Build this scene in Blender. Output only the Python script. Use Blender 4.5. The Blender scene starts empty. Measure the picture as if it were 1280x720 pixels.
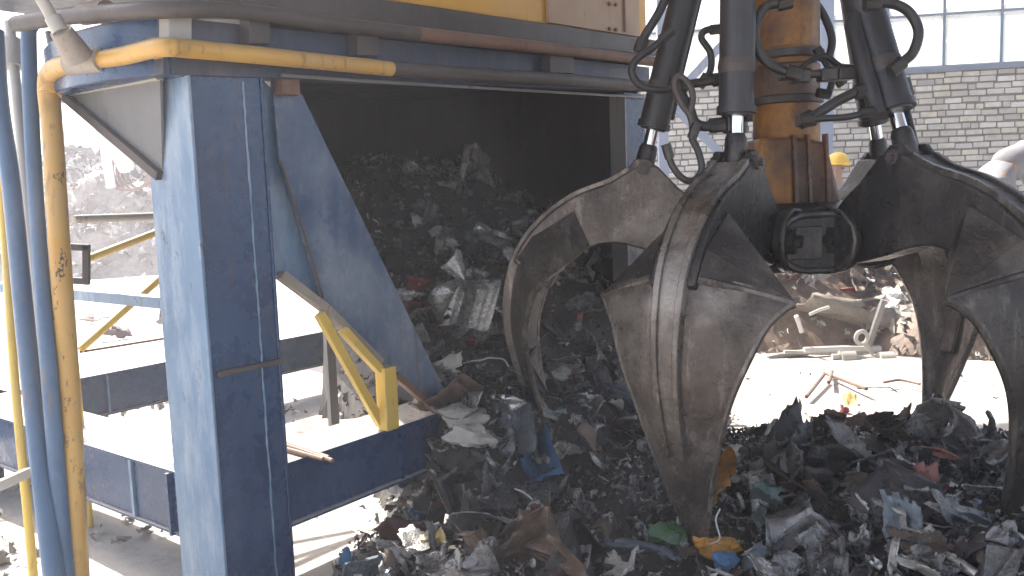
import bpy, bmesh, math, random
from mathutils import Vector, Matrix, noise
R = math.radians
scene = bpy.context.scene
COL = scene.collection
# ------------------------------------------------------------ camera
FPX = 1080.0; PITCH = R(6.5); ROLL = 0.035; CAMZ = 1.5
fw = Vector((0, math.cos(PITCH), -math.sin(PITCH)))
up0 = Vector((0, math.sin(PITCH), math.cos(PITCH))); r0 = Vector((1, 0, 0))
rt = r0*math.cos(ROLL) - up0*math.sin(ROLL)
up = up0*math.cos(ROLL) + r0*math.sin(ROLL)
cam_d = bpy.data.cameras.new('camera'); cam = bpy.data.objects.new('camera', cam_d); COL.objects.link(cam)
m = Matrix((rt, up, -fw)).transposed().to_4x4(); m.translation = (0, 0, CAMZ); cam.matrix_world = m
cam_d.sensor_width = 36; cam_d.lens = 36*FPX/1280; cam_d.clip_end = 2000; cam_d.clip_start = 0.05
scene.camera = cam
# ------------------------------------------------------------ world + sun
SUN_EL = R(52); SUNDIR = Vector((-0.72, 0.69, 0)).normalized()   # horizontal direction to the sun
w = bpy.data.worlds.new('World'); scene.world = w; w.use_nodes = True
nt = w.node_tree; bg = nt.nodes['Background']
sky = nt.nodes.new('ShaderNodeTexSky'); sky.sky_type = 'NISHITA'; sky.sun_disc = False
sky.sun_elevation = SUN_EL; sky.sun_rotation = math.atan2(SUNDIR.x, SUNDIR.y)
sky.air_density = 1.0; sky.dust_density = 4.0; sky.ozone_density = 0.6
nt.links.new(sky.outputs[0], bg.inputs[0]); bg.inputs[1].default_value = 0.15
sd = bpy.data.lights.new('sun', 'SUN'); sd.energy = 5.0; sd.angle = R(0.5); sd.color = (1, .95, .88)
so = bpy.data.objects.new('sun', sd); COL.objects.link(so)
to_sun = (SUNDIR*math.cos(SUN_EL) + Vector((0, 0, math.sin(SUN_EL)))).normalized()
so.rotation_euler = to_sun.to_track_quat('Z', 'Y').to_euler(); so.location = (-5, 5, 12)
scene.view_settings.view_transform = 'Standard'; scene.view_settings.look = 'None'
scene.view_settings.exposure = 1.55; scene.view_settings.gamma = 1.0
scene.cycles.max_bounces = 8; scene.cycles.diffuse_bounces = 4; scene.cycles.glossy_bounces = 3
scene.cycles.transparent_max_bounces = 8; scene.cycles.caustics_reflective = False; scene.cycles.caustics_refractive = False
# ------------------------------------------------------------ projection helpers
def ray(px, py): return (fw + rt*((px-640)/FPX) - up*((py-360)/FPX))
def at(px, py, Y):
    d = ray(px, py); t = Y/d.y; return Vector((0, 0, CAMZ)) + d*t
def onz(px, py, z):
    d = ray(px, py); return Vector((0, 0, CAMZ)) + d*((z-CAMZ)/d.z)
O = Vector((-1.083, 3.0, 0)); U = Vector((.613, .79, 0)).normalized(); V = Vector((-U.y, U.x, 0)); Z = Vector((0, 0, 1))
def SV(s, v, z): return O + U*s + V*v + Z*z
def onv(px, py, v0):
    d = ray(px, py); C = Vector((0, 0, CAMZ)); return C + d*((v0-(C-O).dot(V))/d.dot(V))
def ons(px, py, s0):
    d = ray(px, py); C = Vector((0, 0, CAMZ)); return C + d*((s0-(C-O).dot(U))/d.dot(U))
def sv_of(p): q = Vector((p.x, p.y, 0))-O; return q.dot(U), q.dot(V)
# ------------------------------------------------------------ object helpers
WL = {}
def tag(o, label=None, cat=None, group=None, kind=None):
    if label: o['label'] = label
    if cat: o['category'] = cat
    if group: o['group'] = group
    if kind: o['kind'] = kind
    return o
def attach(o, loc, parent):
    COL.objects.link(o); WL[o.name] = Vector(loc)
    if parent is None: o.location = loc
    else: o.parent = parent; o.location = Vector(loc) - WL[parent.name]
    return o
def thing(name, loc, label=None, cat=None, group=None):
    o = bpy.data.objects.new(name, None); o.empty_display_size = .1
    attach(o, loc, None); return tag(o, label, cat, group)
class MB:
    def __init__(s): s.v = []; s.f = []; s.mi = []; s.cm = 0
    def add(s, vs, fs):
        n = len(s.v); s.v += [Vector(p) for p in vs]; s.f += [tuple(i+n for i in f) for f in fs]; s.mi += [s.cm]*len(fs); return s
    def hexa(s, p):   # 8 corners: bottom loop then top loop
        return s.add(p, [(0,3,2,1), (4,5,6,7), (0,1,5,4), (1,2,6,5), (2,3,7,6), (3,0,4,7)])
    def box(s, c, a, b, d):   # centre and three half vectors
        c, a, b, d = map(Vector, (c, a, b, d))
        return s.hexa([c-a-b-d, c+a-b-d, c+a+b-d, c-a+b-d, c-a-b+d, c+a-b+d, c+a+b+d, c-a+b+d])
    def sv(s, s0, s1, v0, v1, z0, z1):
        return s.hexa([SV(s0,v0,z0), SV(s1,v0,z0), SV(s1,v1,z0), SV(s0,v1,z0), SV(s0,v0,z1), SV(s1,v0,z1), SV(s1,v1,z1), SV(s0,v1,z1)])
    def xyz(s, x0, x1, y0, y1, z0, z1):
        return s.hexa([(x0,y0,z0),(x1,y0,z0),(x1,y1,z0),(x0,y1,z0),(x0,y0,z1),(x1,y0,z1),(x1,y1,z1),(x0,y1,z1)])
    def prism(s, pts, ext):
        n = len(pts); pts = [Vector(p) for p in pts]; e = Vector(ext)
        return s.add(pts+[p+e for p in pts], [tuple(range(n-1, -1, -1)), tuple(range(n, 2*n))]+[(i, (i+1) % n, n+(i+1) % n, n+i) for i in range(n)])
    def tube(s, path, r, seg=14, cap=True, rz=None):
        path = [Vector(p) for p in path]; n = len(path); rr = r if isinstance(r, (list, tuple)) else [r]*n
        vs = []; prev = None
        for i, p in enumerate(path):
            t = (path[min(i+1, n-1)]-path[max(i-1, 0)]).normalized()
            if prev is None: a = t.orthogonal().normalized()
            else: a = (prev - t*prev.dot(t)).normalized()
            prev = a; b = t.cross(a)
            for k in range(seg):
                q = 2*math.pi*k/seg; vs.append(p + (a*math.cos(q)+b*math.sin(q))*rr[i])
        fs = []
        for i in range(n-1):
            for k in range(seg):
                k2 = (k+1) % seg; fs.append((i*seg+k, i*seg+k2, (i+1)*seg+k2, (i+1)*seg+k))
        if cap: fs += [tuple(range(seg-1, -1, -1)), tuple((n-1)*seg+k for k in range(seg))]
        return s.add(vs, fs)
    def build(s, name, mat, parent=None, bevel=0, smooth=True, solid=0, seg=2, sub=0):
        c = Vector((0, 0, 0))
        lo = Vector((min(p.x for p in s.v), min(p.y for p in s.v), min(p.z for p in s.v)))
        hi = Vector((max(p.x for p in s.v), max(p.y for p in s.v), max(p.z for p in s.v)))
        c = (lo+hi)/2
        if parent is None: c.z = lo.z
        me = bpy.data.meshes.new(name); me.from_pydata([p-c for p in s.v], [], s.f)
        for mm in (mat if isinstance(mat, (list, tuple)) else [mat]): me.materials.append(mm)
        me.polygons.foreach_set('material_index', s.mi)
        me.update()
        bm = bmesh.new(); bm.from_mesh(me); bmesh.ops.recalc_face_normals(bm, faces=bm.faces); bm.to_mesh(me); bm.free()
        if smooth:
            me.polygons.foreach_set('use_smooth', [True]*len(me.polygons)); me.set_sharp_from_angle(angle=R(38))
        o = bpy.data.objects.new(name, me)
        if solid:
            md = o.modifiers.new('solid', 'SOLIDIFY'); md.thickness = solid; md.offset = 0
        if bevel:
            md = o.modifiers.new('bevel', 'BEVEL'); md.width = bevel; md.segments = seg; md.limit_method = 'ANGLE'; md.angle_limit = R(40)
        if sub:
            md = o.modifiers.new('sub', 'SUBSURF'); md.levels = sub; md.render_levels = sub
        return attach(o, c, parent)
def spline(pts, n=8):
    pts = [Vector(p) for p in pts]; P = [pts[0]*2-pts[1]]+pts+[pts[-1]*2-pts[-2]]; out = []
    for i in range(1, len(P)-2):
        for k in range(n):
            t = k/n; a, b, c, d = P[i-1:i+3]
            out.append(.5*((2*b)+(c-a)*t+(2*a-5*b+4*c-d)*t*t+(3*b-a-3*c+d)*t**3))
    out.append(pts[-1]); return out
# ------------------------------------------------------------ materials
class NT:
    def __init__(s, name):
        s.m = bpy.data.materials.new(name); s.m.use_nodes = True; s.t = s.m.node_tree; s.b = s.t.nodes['Principled BSDF']
        s.co = s.t.nodes.new('ShaderNodeTexCoord').outputs['Object']
    def n(s, t, **k):
        x = s.t.nodes.new(t)
        for a, b in k.items(): setattr(x, a, b)
        return x
    def l(s, a, b): s.t.links.new(a, b)
    def noise(s, scale, detail=5, rough=.6, stretch=None, off=0, src=None):
        x = s.n('ShaderNodeTexNoise'); x.inputs['Scale'].default_value = scale; x.inputs['Detail'].default_value = detail; x.inputs['Roughness'].default_value = rough
        mp = s.n('ShaderNodeMapping'); mp.inputs['Scale'].default_value = stretch or (1, 1, 1); mp.inputs['Location'].default_value = (off, off*1.7, off*.3)
        s.l(src or s.co, mp.inputs[0]); s.l(mp.outputs[0], x.inputs[0]); return x.outputs[0]
    def ramp(s, src, stops, const=False):
        x = s.n('ShaderNodeValToRGB'); e = x.color_ramp.elements
        if const: x.color_ramp.interpolation = 'CONSTANT'
        while len(e) < len(stops): e.new(.5)
        for i, (p, c) in enumerate(stops):
            e[i].position = p; e[i].color = (c, c, c, 1) if isinstance(c, (int, float)) else (*c, 1)
        s.l(src, x.inputs[0]); return x.outputs[0]
    def mix(s, f, a, b, mode='MIX'):
        x = s.n('ShaderNodeMix', data_type='RGBA', blend_type=mode)
        for i, q in ((0, f), (6, a), (7, b)):
            if isinstance(q, (int, float)): x.inputs[i].default_value = q if i == 0 else (q, q, q, 1)
            elif isinstance(q, tuple): x.inputs[i].default_value = (*q, 1)
            else: s.l(q, x.inputs[i])
        return x.outputs[2]
    def math(s, op, a, b=0):
        x = s.n('ShaderNodeMath', operation=op)
        for i, q in ((0, a), (1, b)):
            if isinstance(q, (int, float)): x.inputs[i].default_value = q
            else: s.l(q, x.inputs[i])
        return x.outputs[0]
    def bump(s, h, st=.3, dist=.01):
        x = s.n('ShaderNodeBump'); x.inputs['Strength'].default_value = st; x.inputs['Distance'].default_value = dist
        s.l(h, x.inputs['Height']); s.l(x.outputs[0], s.b.inputs['Normal'])
    def done(s, col=None, rough=None, metal=None):
        for k, q in (('Base Color', col), ('Roughness', rough), ('Metallic', metal)):
            if q is None: continue
            if isinstance(q, (int, float)): s.b.inputs[k].default_value = q
            elif isinstance(q, tuple): s.b.inputs[k].default_value = (*q, 1)
            else: s.l(q, s.b.inputs[k])
        return s.m
def worn(name, base, base2, chip, chip_lo=.60, chip_hi=.66, dust=(.36, .33, .29), dust_amt=.35, rough=(.35, .6), scale=1.0, metal=0.0, dustup=.6, top_dust_sun=None):
    n = NT(name)
    c = n.mix(n.ramp(n.noise(2.2*scale, 4), [(.35, 0), (.65, 1)]), base, base2)
    c = n.mix(n.math('MULTIPLY', n.ramp(n.noise(3.2*scale, 8, .7, (1, 1, .25), 3), [(.5, 0), (.72, 1)]), dust_amt), c, dust)     # streaked dust
    c = n.mix(n.math('MULTIPLY', n.ramp(n.noise(45*scale, 6, .7, (1, 1, .2), 7), [(.56, 0), (.72, 1)]), dust_amt*.4), c, dust)
    c = n.mix(n.math('MULTIPLY', n.math('MULTIPLY', n.ramp(n.noise(26*scale, 3, .5, (1, 1, .03), 17), [(.60, 0), (.68, 1)]), n.ramp(n.noise(2.6*scale, 3, .5, None, 19), [(.45, 0), (.6, 1)])), .55), c, chip)
    geo = n.n('ShaderNodeNewGeometry'); sx = n.n('ShaderNodeSeparateXYZ'); n.l(geo.outputs['Normal'], sx.inputs[0])
    upf = n.math('MULTIPLY', n.ramp(sx.outputs[2], [(.45, 0), (.9, 1)]), n.ramp(n.noise(5*scale, 6, .7, None, 11), [(.3, dustup), (.7, min(1, dustup+.35))]))
    c = n.mix(upf, c, top_dust_sun or dust)
    chipm = n.math('MULTIPLY', n.ramp(n.noise(14*scale, 8, .75, (1, 1, .5), 5), [(chip_lo, 0), (chip_hi, 1)]), n.ramp(n.noise(1.7*scale, 3, .5, None, 9), [(.4, .15), (.62, 1)]))
    c = n.mix(chipm, c, chip)
    rg = n.ramp(n.noise(9*scale, 6, .7), [(.3, rough[0]), (.75, rough[1])])
    n.bump(n.math('SUBTRACT', n.noise(30*scale, 6, .65), n.math('MULTIPLY', chipm, .5)), .25, .006)
    return n.done(c, rg, metal)
M = {}
M['blue'] = worn('blue_paint', (.008, .034, .098), (.016, .056, .14), (.08, .06, .06), .60, .65, (.11, .16, .24), .30, (.16, .45), 1.0, 0.0, .85, (.5, .47, .43))  # upward faces: dust colour whitened to stand in for sun on the beam tops
M['blue_chute'] = worn('worn_blue_painted_reflections', (.016, .052, .13), (.13, .175, .24), (.09, .06, .05), .60, .66, (.34, .36, .40), .65, (.12, .4), 1.0, .0, .8, (.45, .42, .38))  # wear, plus pale patches painted into the colour as reflected cloud
M['blue_light'] = worn('chalky_lit_blue_paint', (.075, .15, .26), (.13, .22, .33), (.07, .07, .08), .60, .64, (.45, .50, .56), .75, (.25, .5))  # chalky blue, paled in colour for light reflected on the column's left face
M['blue_dark'] = worn('dark_blue_paint', (.018, .030, .065), (.03, .045, .085), (.10, .07, .05), .62, .68, (.14, .13, .13), .5, (.35, .65))
M['blue_pipe'] = worn('blue_pipe_paint', (.05, .10, .18), (.07, .13, .22), (.2, .14, .1), .66, .7, (.35, .36, .38), .25, (.3, .5))
M['yellow'] = worn('yellow_paint', (.46, .25, .045), (.54, .32, .08), (.05, .035, .028), .60, .615, (.42, .31, .18), .5, (.35, .55))
M['yellow_pale'] = worn('pale_yellow_paint', (.68, .46, .07), (.58, .40, .09), (.15, .08, .04), .62, .66, (.5, .42, .28), .35, (.4, .6))
M['orange_body'] = worn('orange_machine_paint', (.62, .33, .04), (.55, .29, .05), (.10, .06, .04), .66, .7, (.45, .34, .2), .3, (.35, .55))
M['tan'] = worn('bare_tan_plate', (.40, .27, .17), (.34, .24, .16), (.12, .07, .04), .62, .68, (.4, .34, .27), .4, (.5, .7))
M['cream'] = worn('cream_pipe_paint', (.42, .40, .36), (.36, .34, .31), (.15, .10, .07), .64, .7, (.4, .37, .33), .4, (.4, .6))
M['grey_steel'] = worn('grey_steel', (.20, .20, .20), (.27, .26, .25), (.12, .07, .05), .6, .68, (.36, .33, .3), .4, (.35, .6), 1, .3)
M['dusty'] = worn('dusty_grey_sleeve', (.24, .20, .17), (.30, .26, .22), (.12, .08, .06), .58, .66, (.38, .34, .3), .5, (.6, .8))
M['rust'] = worn('rusty_steel', (.13, .065, .04), (.19, .10, .065), (.05, .035, .03), .55, .65, (.22, .18, .15), .4, (.5, .75))
M['dark_pipe'] = worn('sooty_pipe', (.045, .036, .034), (.07, .055, .05), (.12, .07, .05), .6, .7, (.13, .11, .10), .4, (.4, .65))
M['cavity'] = worn('dark_hopper_plate', (.030, .026, .024), (.045, .038, .034), (.07, .05, .04), .55, .7, (.075, .065, .055), .6, (.5, .8))  # very dark brown plate for the hopper walls and ceiling
def steel(name, a, b_, dk, lt, met, rough=(.28, .6), sc=1.0, dkamt=.75):
    n = NT(name)
    c = n.mix(n.ramp(n.noise(3.5*sc, 7, .7), [(.38, 0), (.62, 1)]), a, b_)
    c = n.mix(n.math('MULTIPLY', n.ramp(n.noise(3.5*sc, 9, .68, (1, 1, .4), 3), [(.46, 0), (.66, 1)]), dkamt), c, dk)
    c = n.mix(n.math('MULTIPLY', n.ramp(n.noise(22*sc, 6, .75, (1, 1, .10), 6), [(.55, 0), (.68, 1)]), .55), c, lt)
    c = n.mix(n.math('MULTIPLY', n.ramp(n.noise(13*sc, 8, .8, (1, .35, .5), 21), [(.60, 0), (.64, 1)]), .35), c, lt)
    c = n.mix(n.math('MULTIPLY', n.ramp(n.noise(55*sc, 5, .8, None, 9), [(.60, 0), (.68, 1)]), .6), c, dk)
    c = n.mix(n.math('MULTIPLY', n.ramp(n.noise(1.6*sc, 6, .7, None, 14), [(.5, 0), (.62, 1)]), .5), c, lt)
    h = n.mix(.5, n.noise(9*sc, 8, .75), n.noise(45*sc, 6, .7)); n.bump(h, .6, .012)
    return n.done(c, n.ramp(n.noise(8*sc, 7, .75, None, 2), [(.35, rough[0]), (.7, rough[1])]), met)
M['tine'] = steel('worn_brown_tine_steel', (.095, .076, .065), (.17, .138, .118), (.028, .024, .022), (.38, .34, .305), .45, (.2, .55), 1.0, .85)
M['tine_edge'] = steel('scuffed_tine_edge', (.12, .10, .088), (.21, .18, .155), (.03, .026, .024), (.42, .38, .34), .5, (.2, .5), 1.6, .85)
M['tine_dark'] = steel('greasy_tine_steel', (.05, .044, .040), (.09, .078, .068), (.018, .016, .016), (.24, .21, .185), .45, (.2, .5))
M['grease'] = steel('greasy_black_steel', (.026, .024, .023), (.042, .037, .034), (.012, .011, .011), (.13, .115, .105), .35, (.2, .5), 1.2)
M['barrel'] = worn('dark_cylinder_barrel', (.035, .034, .037), (.05, .048, .05), (.09, .06, .045), .64, .7, (.12, .11, .105), .35, (.3, .55), 1.2, .3, .3)
M['post'] = steel('oily_yellow_post', (.42, .19, .035), (.22, .085, .028), (.04, .028, .022), (.10, .06, .04), 0, (.3, .65), 1.6, .9)
M['post_rust'] = steel('oil_soaked_rusty_post', (.13, .06, .03), (.22, .10, .04), (.03, .022, .02), (.16, .11, .08), 0, (.2, .6), 1.8, .9)
M['rubber'] = worn('hose_rubber', (.020, .019, .019), (.03, .028, .027), (.06, .05, .04), .62, .7, (.09, .08, .07), .4, (.35, .6), 2)
M['wallblue'] = worn('pale_blue_column', (.22, .28, .40), (.26, .32, .44), (.2, .2, .2), .66, .7, (.4, .4, .42), .3, (.5, .7))  # pale grey-blue steel paint of the hall column and bracing
M['window_frame'] = worn('window_frame_paint', (.13, .17, .23), (.16, .20, .26), (.1, .08, .07), .64, .7, (.3, .3, .3), .3, (.5, .7))
M['shade_grey'] = worn('shaded_grey_plate', (.10, .105, .11), (.15, .15, .155), (.07, .05, .04), .6, .68, (.2, .19, .18), .5, (.4, .7))  # grey steel made darker, the sloping plate's shade put into its colour
M['white_bar'] = worn('whitish_bar', (.5, .49, .47), (.6, .59, .56), (.25, .2, .16), .62, .68, (.4, .37, .33), .3, (.5, .7))
def chrome():
    n = NT('chrome_rod'); return n.done((.75, .76, .78), .12, 1.0)
M['chrome'] = chrome()
def plain(name, c, rough=.7, var=.35, metal=0, sc=8):
    n = NT(name); k = n.mix(n.ramp(n.noise(sc, 6, .7), [(.3, 1-var), (.7, 1+var)]), (0, 0, 0), 1.0)
    x = n.n('ShaderNodeMix', data_type='RGBA', blend_type='MULTIPLY'); x.inputs[0].default_value = 1; x.inputs[6].default_value = (*c, 1)
    n.l(n.ramp(n.noise(sc, 6, .7), [(.3, 1-var), (.7, 1)]), x.inputs[7]); n.bump(n.noise(sc*5, 5), .3, .005)
    return n.done(x.outputs[2], rough, metal)
M['skin'] = plain('skin', (.38, .22, .15), .55, .15)
M['shirt'] = plain('grey_shirt_cloth', (.27, .265, .28), .9, .25, 0, 14)
M['trousers'] = plain('dark_trouser_cloth', (.05, .05, .06), .9, .3)
M['boot'] = plain('boot_leather', (.03, .025, .02), .6, .3)
M['helmet'] = plain('yellow_helmet_plastic', (.80, .50, .03), .3, .1)
M['hair'] = plain('dark_hair', (.02, .015, .012), .7, .3)
M['outside'] = plain('pale_green_render', (.22, .30, .27), .9, .15, 0, 1)
M['roof'] = plain('roof_sheet', (.28, .28, .29), .6, .2, 0, 1)
def scrapmat(name, c1, c2, rough=(.16, .5), metal=.65, dirt=(.06, .05, .045), dirtamt=.6, bump=.5):
    n = NT(name); oi = n.n('ShaderNodeObjectInfo')
    c = n.mix(n.ramp(n.noise(5, 6, .7), [(.35, 0), (.65, 1)]), c1, c2)
    c = n.mix(n.math('MULTIPLY', n.ramp(n.noise(9, 8, .75, None, 4), [(.45, 0), (.62, 1)]), dirtamt), c, dirt)
    v = n.mix(oi.outputs['Random'], (.6, .6, .6), (1.25, 1.22, 1.18)); c = n.mix(1.0, c, v, 'MULTIPLY')
    n.bump(n.noise(22, 7, .7), bump, .012)
    return n.done(c, n.ramp(n.noise(11, 6, .7), [(.3, rough[0]), (.75, rough[1])]), metal)
SC = {
 'dark grey': scrapmat('scrap_dark_grey', (.12, .122, .13), (.23, .23, .235)),
 'black': scrapmat('scrap_black', (.03, .03, .033), (.06, .058, .06), (.2, .5), .2),
 'mid grey': scrapmat('scrap_mid_grey', (.24, .24, .25), (.36, .355, .35)),
 'brown': scrapmat('scrap_brown', (.12, .085, .065), (.19, .14, .11), (.4, .75), .3),
 'silvery': scrapmat('scrap_silvery', (.5, .5, .5), (.68, .67, .65), (.15, .45), .75, (.12, .1, .09), .5),
 'pale': scrapmat('scrap_pale', (.42, .40, .36), (.55, .53, .5), (.4, .7), .1, (.15, .13, .11), .5),
 'blue': scrapmat('scrap_blue', (.06, .17, .34), (.09, .22, .40), (.35, .6), .1, (.06, .06, .07), .3),
 'blue grey': scrapmat('scrap_blue_grey', (.14, .18, .22), (.20, .24, .28), (.35, .6), .2),
 'maroon': scrapmat('scrap_maroon', (.10, .03, .03), (.14, .05, .045), (.35, .6), .1),
 'red': scrapmat('scrap_red', (.30, .05, .05), (.38, .08, .07), (.4, .6), .0, (.06, .04, .04), .5),
 'teal': scrapmat('scrap_teal', (.17, .25, .24), (.26, .33, .31), (.3, .6), .2),
 'yellow': scrapmat('scrap_yellow', (.55, .42, .14), (.6, .5, .25), (.4, .7), 0, (.12, .08, .05), .4),
 'orange': scrapmat('scrap_orange', (.48, .24, .03), (.34, .14, .03), (.4, .7), 0, (.06, .03, .02), .8),
 'pink': scrapmat('scrap_pink_cloth', (.40, .17, .15), (.46, .22, .19), (.8, .95), 0, (.15, .08, .07), .4),
 'green': scrapmat('scrap_green', (.03, .10, .03), (.06, .18, .05), (.15, .4), 0),
 'dusty tan': scrapmat('scrap_dusty_tan', (.24, .21, .175), (.34, .30, .26), (.6, .85), .1, (.12, .1, .085), .5),
}
def rag(name, stops, bump=.4, metal=.55, rough=(.2, .6)):
    n = NT(name); g = n.n('ShaderNodeNewGeometry')
    c = n.ramp(g.outputs['Random Per Island'], stops, True)
    c = n.mix(n.math('MULTIPLY', n.ramp(n.noise(12, 7, .75), [(.42, 0), (.65, 1)]), .6), c, (.06, .05, .045))
    n.bump(n.noise(30, 6, .7), bump, .01)
    return n.done(c, n.ramp(n.noise(15, 5), [(.3, rough[0]), (.7, rough[1])]), metal)
M['shreds'] = rag('small_shreds', [(0, (.07, .07, .072)), (.18, (.15, .145, .14)), (.36, (.04, .04, .042)), (.46, (.25, .245, .24)), (.62, (.17, .13, .10)), (.72, (.60, .59, .57)), (.82, (.36, .34, .32)), (.935, (.10, .16, .26)), (.955, (.26, .07, .06)), (.97, (.5, .49, .46))])
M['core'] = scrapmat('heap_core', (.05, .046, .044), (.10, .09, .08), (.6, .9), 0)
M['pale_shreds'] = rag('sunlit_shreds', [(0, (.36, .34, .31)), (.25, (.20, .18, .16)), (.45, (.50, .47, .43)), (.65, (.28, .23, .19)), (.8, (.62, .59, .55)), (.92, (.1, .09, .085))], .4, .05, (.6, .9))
def ground_mat():
    n = NT('dusty_concrete')
    c = n.mix(n.ramp(n.noise(.5, 8, .65), [(.35, 0), (.65, 1)]), (.42, .39, .35), (.52, .49, .45))
    c = n.mix(n.math('MULTIPLY', n.ramp(n.noise(3, 9, .75, None, 3), [(.5, 0), (.66, 1)]), .45), c, (.2, .17, .15))
    c = n.mix(n.ramp(n.noise(40, 6, .8, None, 8), [(.62, 0), (.7, .7)]), c, (.12, .1, .09))
    n.bump(n.noise(14, 9, .75), .5, .03); return n.done(c, .9)
M['ground'] = ground_mat()
def brick_mat():
    n = NT('pale_brick'); g = n.n('ShaderNodeNewGeometry')
    c = n.ramp(g.outputs['Random Per Island'], [(0, (.58, .55, .50)), (.25, (.49, .46, .41)), (.45, (.66, .64, .59)), (.65, (.53, .51, .47)), (.82, (.40, .375, .335)), (.93, (.62, .58, .47))])
    c = n.mix(n.ramp(n.noise(8, 7, .7), [(.45, 0), (.7, .5)]), c, (.26, .23, .2)); n.bump(n.noise(25, 6, .7), .6, .01)
    return n.done(c, .9)
M['brick'] = brick_mat(); M['mortar'] = plain('mortar', (.22, .20, .175), .95, .4, 0, 5)
def glass_mat():
    m_ = bpy.data.materials.new('dusty_glass'); m_.use_nodes = True; t = m_.node_tree; t.nodes.clear()
    o = t.nodes.new('ShaderNodeOutputMaterial'); mx = t.nodes.new('ShaderNodeMixShader'); tr = t.nodes.new('ShaderNodeBsdfTransparent')
    df = t.nodes.new('ShaderNodeBsdfTranslucent'); df.inputs[0].default_value = (.8, .82, .8, 1)
    nz = t.nodes.new('ShaderNodeTexNoise'); nz.inputs[1 if False else 'Scale'].default_value = 3; rp = t.nodes.new('ShaderNodeValToRGB')
    rp.color_ramp.elements[0].color = (.05, .05, .05, 1); rp.color_ramp.elements[1].color = (.45, .45, .45, 1); nz.inputs['Detail'].default_value = 8
    t.links.new(nz.outputs[0], rp.inputs[0]); t.links.new(rp.outputs[0], mx.inputs[0]); t.links.new(tr.outputs[0], mx.inputs[1]); t.links.new(df.outputs[0], mx.inputs[2]); t.links.new(mx.outputs[0], o.inputs[0])
    return m_
M['glass'] = glass_mat()
# ------------------------------------------------------------ ground
def heap_h(x, y):
    s, v = sv_of(Vector((x, y, 0)))
    cx = 1.35; dx = (x-cx)/(2.15 if x < cx else 3.2); dy = (y-3.0)/(1.6 if y < 3.0 else 1.95)
    d = math.sqrt(dx*dx+dy*dy); h1 = .28*max(0, 1-max(0, d-.42)/.6)**.75 if d < 1.02 else 0
    h1 -= .25*math.exp(-((x-.70)/.55)**2-((y-2.85)/.60)**2); h1 = max(0, h1)
    h1 += .10*math.exp(-((x-1.75)/.55)**2-((y-3.75)/.35)**2)
    h2 = 0; sl_ = .90+max(0, v)*.62
    if sl_ < s < 3.6:
        k = min(1, max(0, (v+.55)/2.5)+.26*min(1, max(0, (s-1.9)/1.1))*min(1, max(0, (v+.2)/.8))); k2 = min(1, (s-sl_)/.35)*min(1, (3.6-s)/.5)
        if v > -.55: h2 = (.22+1.5*k**1.1)*k2*min(1, (v+.55)/.3)
    h = max(h1, h2)+ .35*min(h1, h2)*.5
    n_ = noise.noise(Vector((x*2.3, y*2.3, 1.7)))*.09 + noise.noise(Vector((x*6, y*6, 4.2)))*.05
    return h + n_*min(1, h*5) - .015
def heap_hit(px, py):
    d = ray(px, py); C = Vector((0, 0, CAMZ)); t = 1.5
    while t < 8:
        p = C+d*t
        if p.z <= heap_h(p.x, p.y): return p
        t += .02
    return None
g = MB(); N = 60; gs = [(-120+240*i/N) for i in range(N+1)]
# fine near patch inside one sheet: warped grid
def wp(a): return math.copysign(abs(a)**3*400, a)
gv = []; gf = []; N = 120
for j in range(N+1):
    for i in range(N+1):
        x = wp((i-N/2)/(N/2))*1 if False else 0
        a = (i-N/2)/(N/2); b = (j-N/2)/(N/2)
        X = 12*a + 400*a**5; Y = 5+12*b + 400*b**5
        z = noise.noise(Vector((X*.8, Y*.8, 0)))*.025 if abs(X) < 15 and abs(Y) < 20 else 0
        gv.append((X, Y, z-.02))
for j in range(N):
    for i in range(N): a = j*(N+1)+i; gf.append((a, a+1, a+N+2, a+N+1))
g.add(gv, gf); o = g.build('ground', M['ground']); tag(o, 'pale dusty yard floor', kind='structure')
del o['label']
# ------------------------------------------------------------ brick wall with windows
W0 = at(1200, 230, 12.0); W0.z = 0; WA = Vector((.983, -.185, 0)).normalized(); WN = Vector((WA.y, -WA.x, 0))  # WN faces camera
WN = -WN if WN.y > 0 else WN
def WP(a, z, n=0): return W0 + WA*a + Z*z + WN*n
SILL = 2.91; TOPW = 5.9; A0, A1 = -7.5, 6.0
wall = thing('brick_wall', WP(0, 0), 'pale rough brick wall with tall windows behind the grab', 'wall')
b = MB()
def wbox(mb, a0, a1, z0, z1, n0, n1):
    mb.hexa([WP(a0,z0,n1), WP(a1,z0,n1), WP(a1,z0,n0), WP(a0,z0,n0), WP(a0,z1,n1), WP(a1,z1,n1), WP(a1,z1,n0), WP(a0,z1,n0)])
wbox(b, A0, A1, 0, SILL-.02, -.25, 0); wbox(b, A0, A1, TOPW, 7, -.25, 0)
for a in (A0,): wbox(b, a-.5, a, 0, 7, -.25, 0)
b.build('mortar_bed', M['mortar'], wall)
b = MB(); random.seed(4); cz = .0; row = 0
while cz < SILL-.05:
    hgt = .088; a = A0-.5+(row % 2)*.12+random.uniform(-.03, .03)
    while a < A1:
        L = random.choice((.225, .225, .225, .22, .11)); gz = random.uniform(-.008, .008); tw = random.uniform(-.006, .006)
        pr = random.uniform(.004, .03)
        z1 = min(cz+hgt-.018, SILL-.03)
        wbox(b, a+random.uniform(.004, .012), a+L-random.uniform(.004, .014), cz+gz+.004, z1+gz, -.05, pr); a += L
    cz += hgt; row += 1
b.build('brickwork', M['brick'], wall, bevel=.006, seg=1, smooth=False)
b = MB(); wbox(b, A0, A1, SILL-.02, SILL+.05, -.2, .05); b.build('window_sill', M['window_frame'], wall, bevel=.005)
bw = .715; a = A0+.02; k = 0
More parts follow.
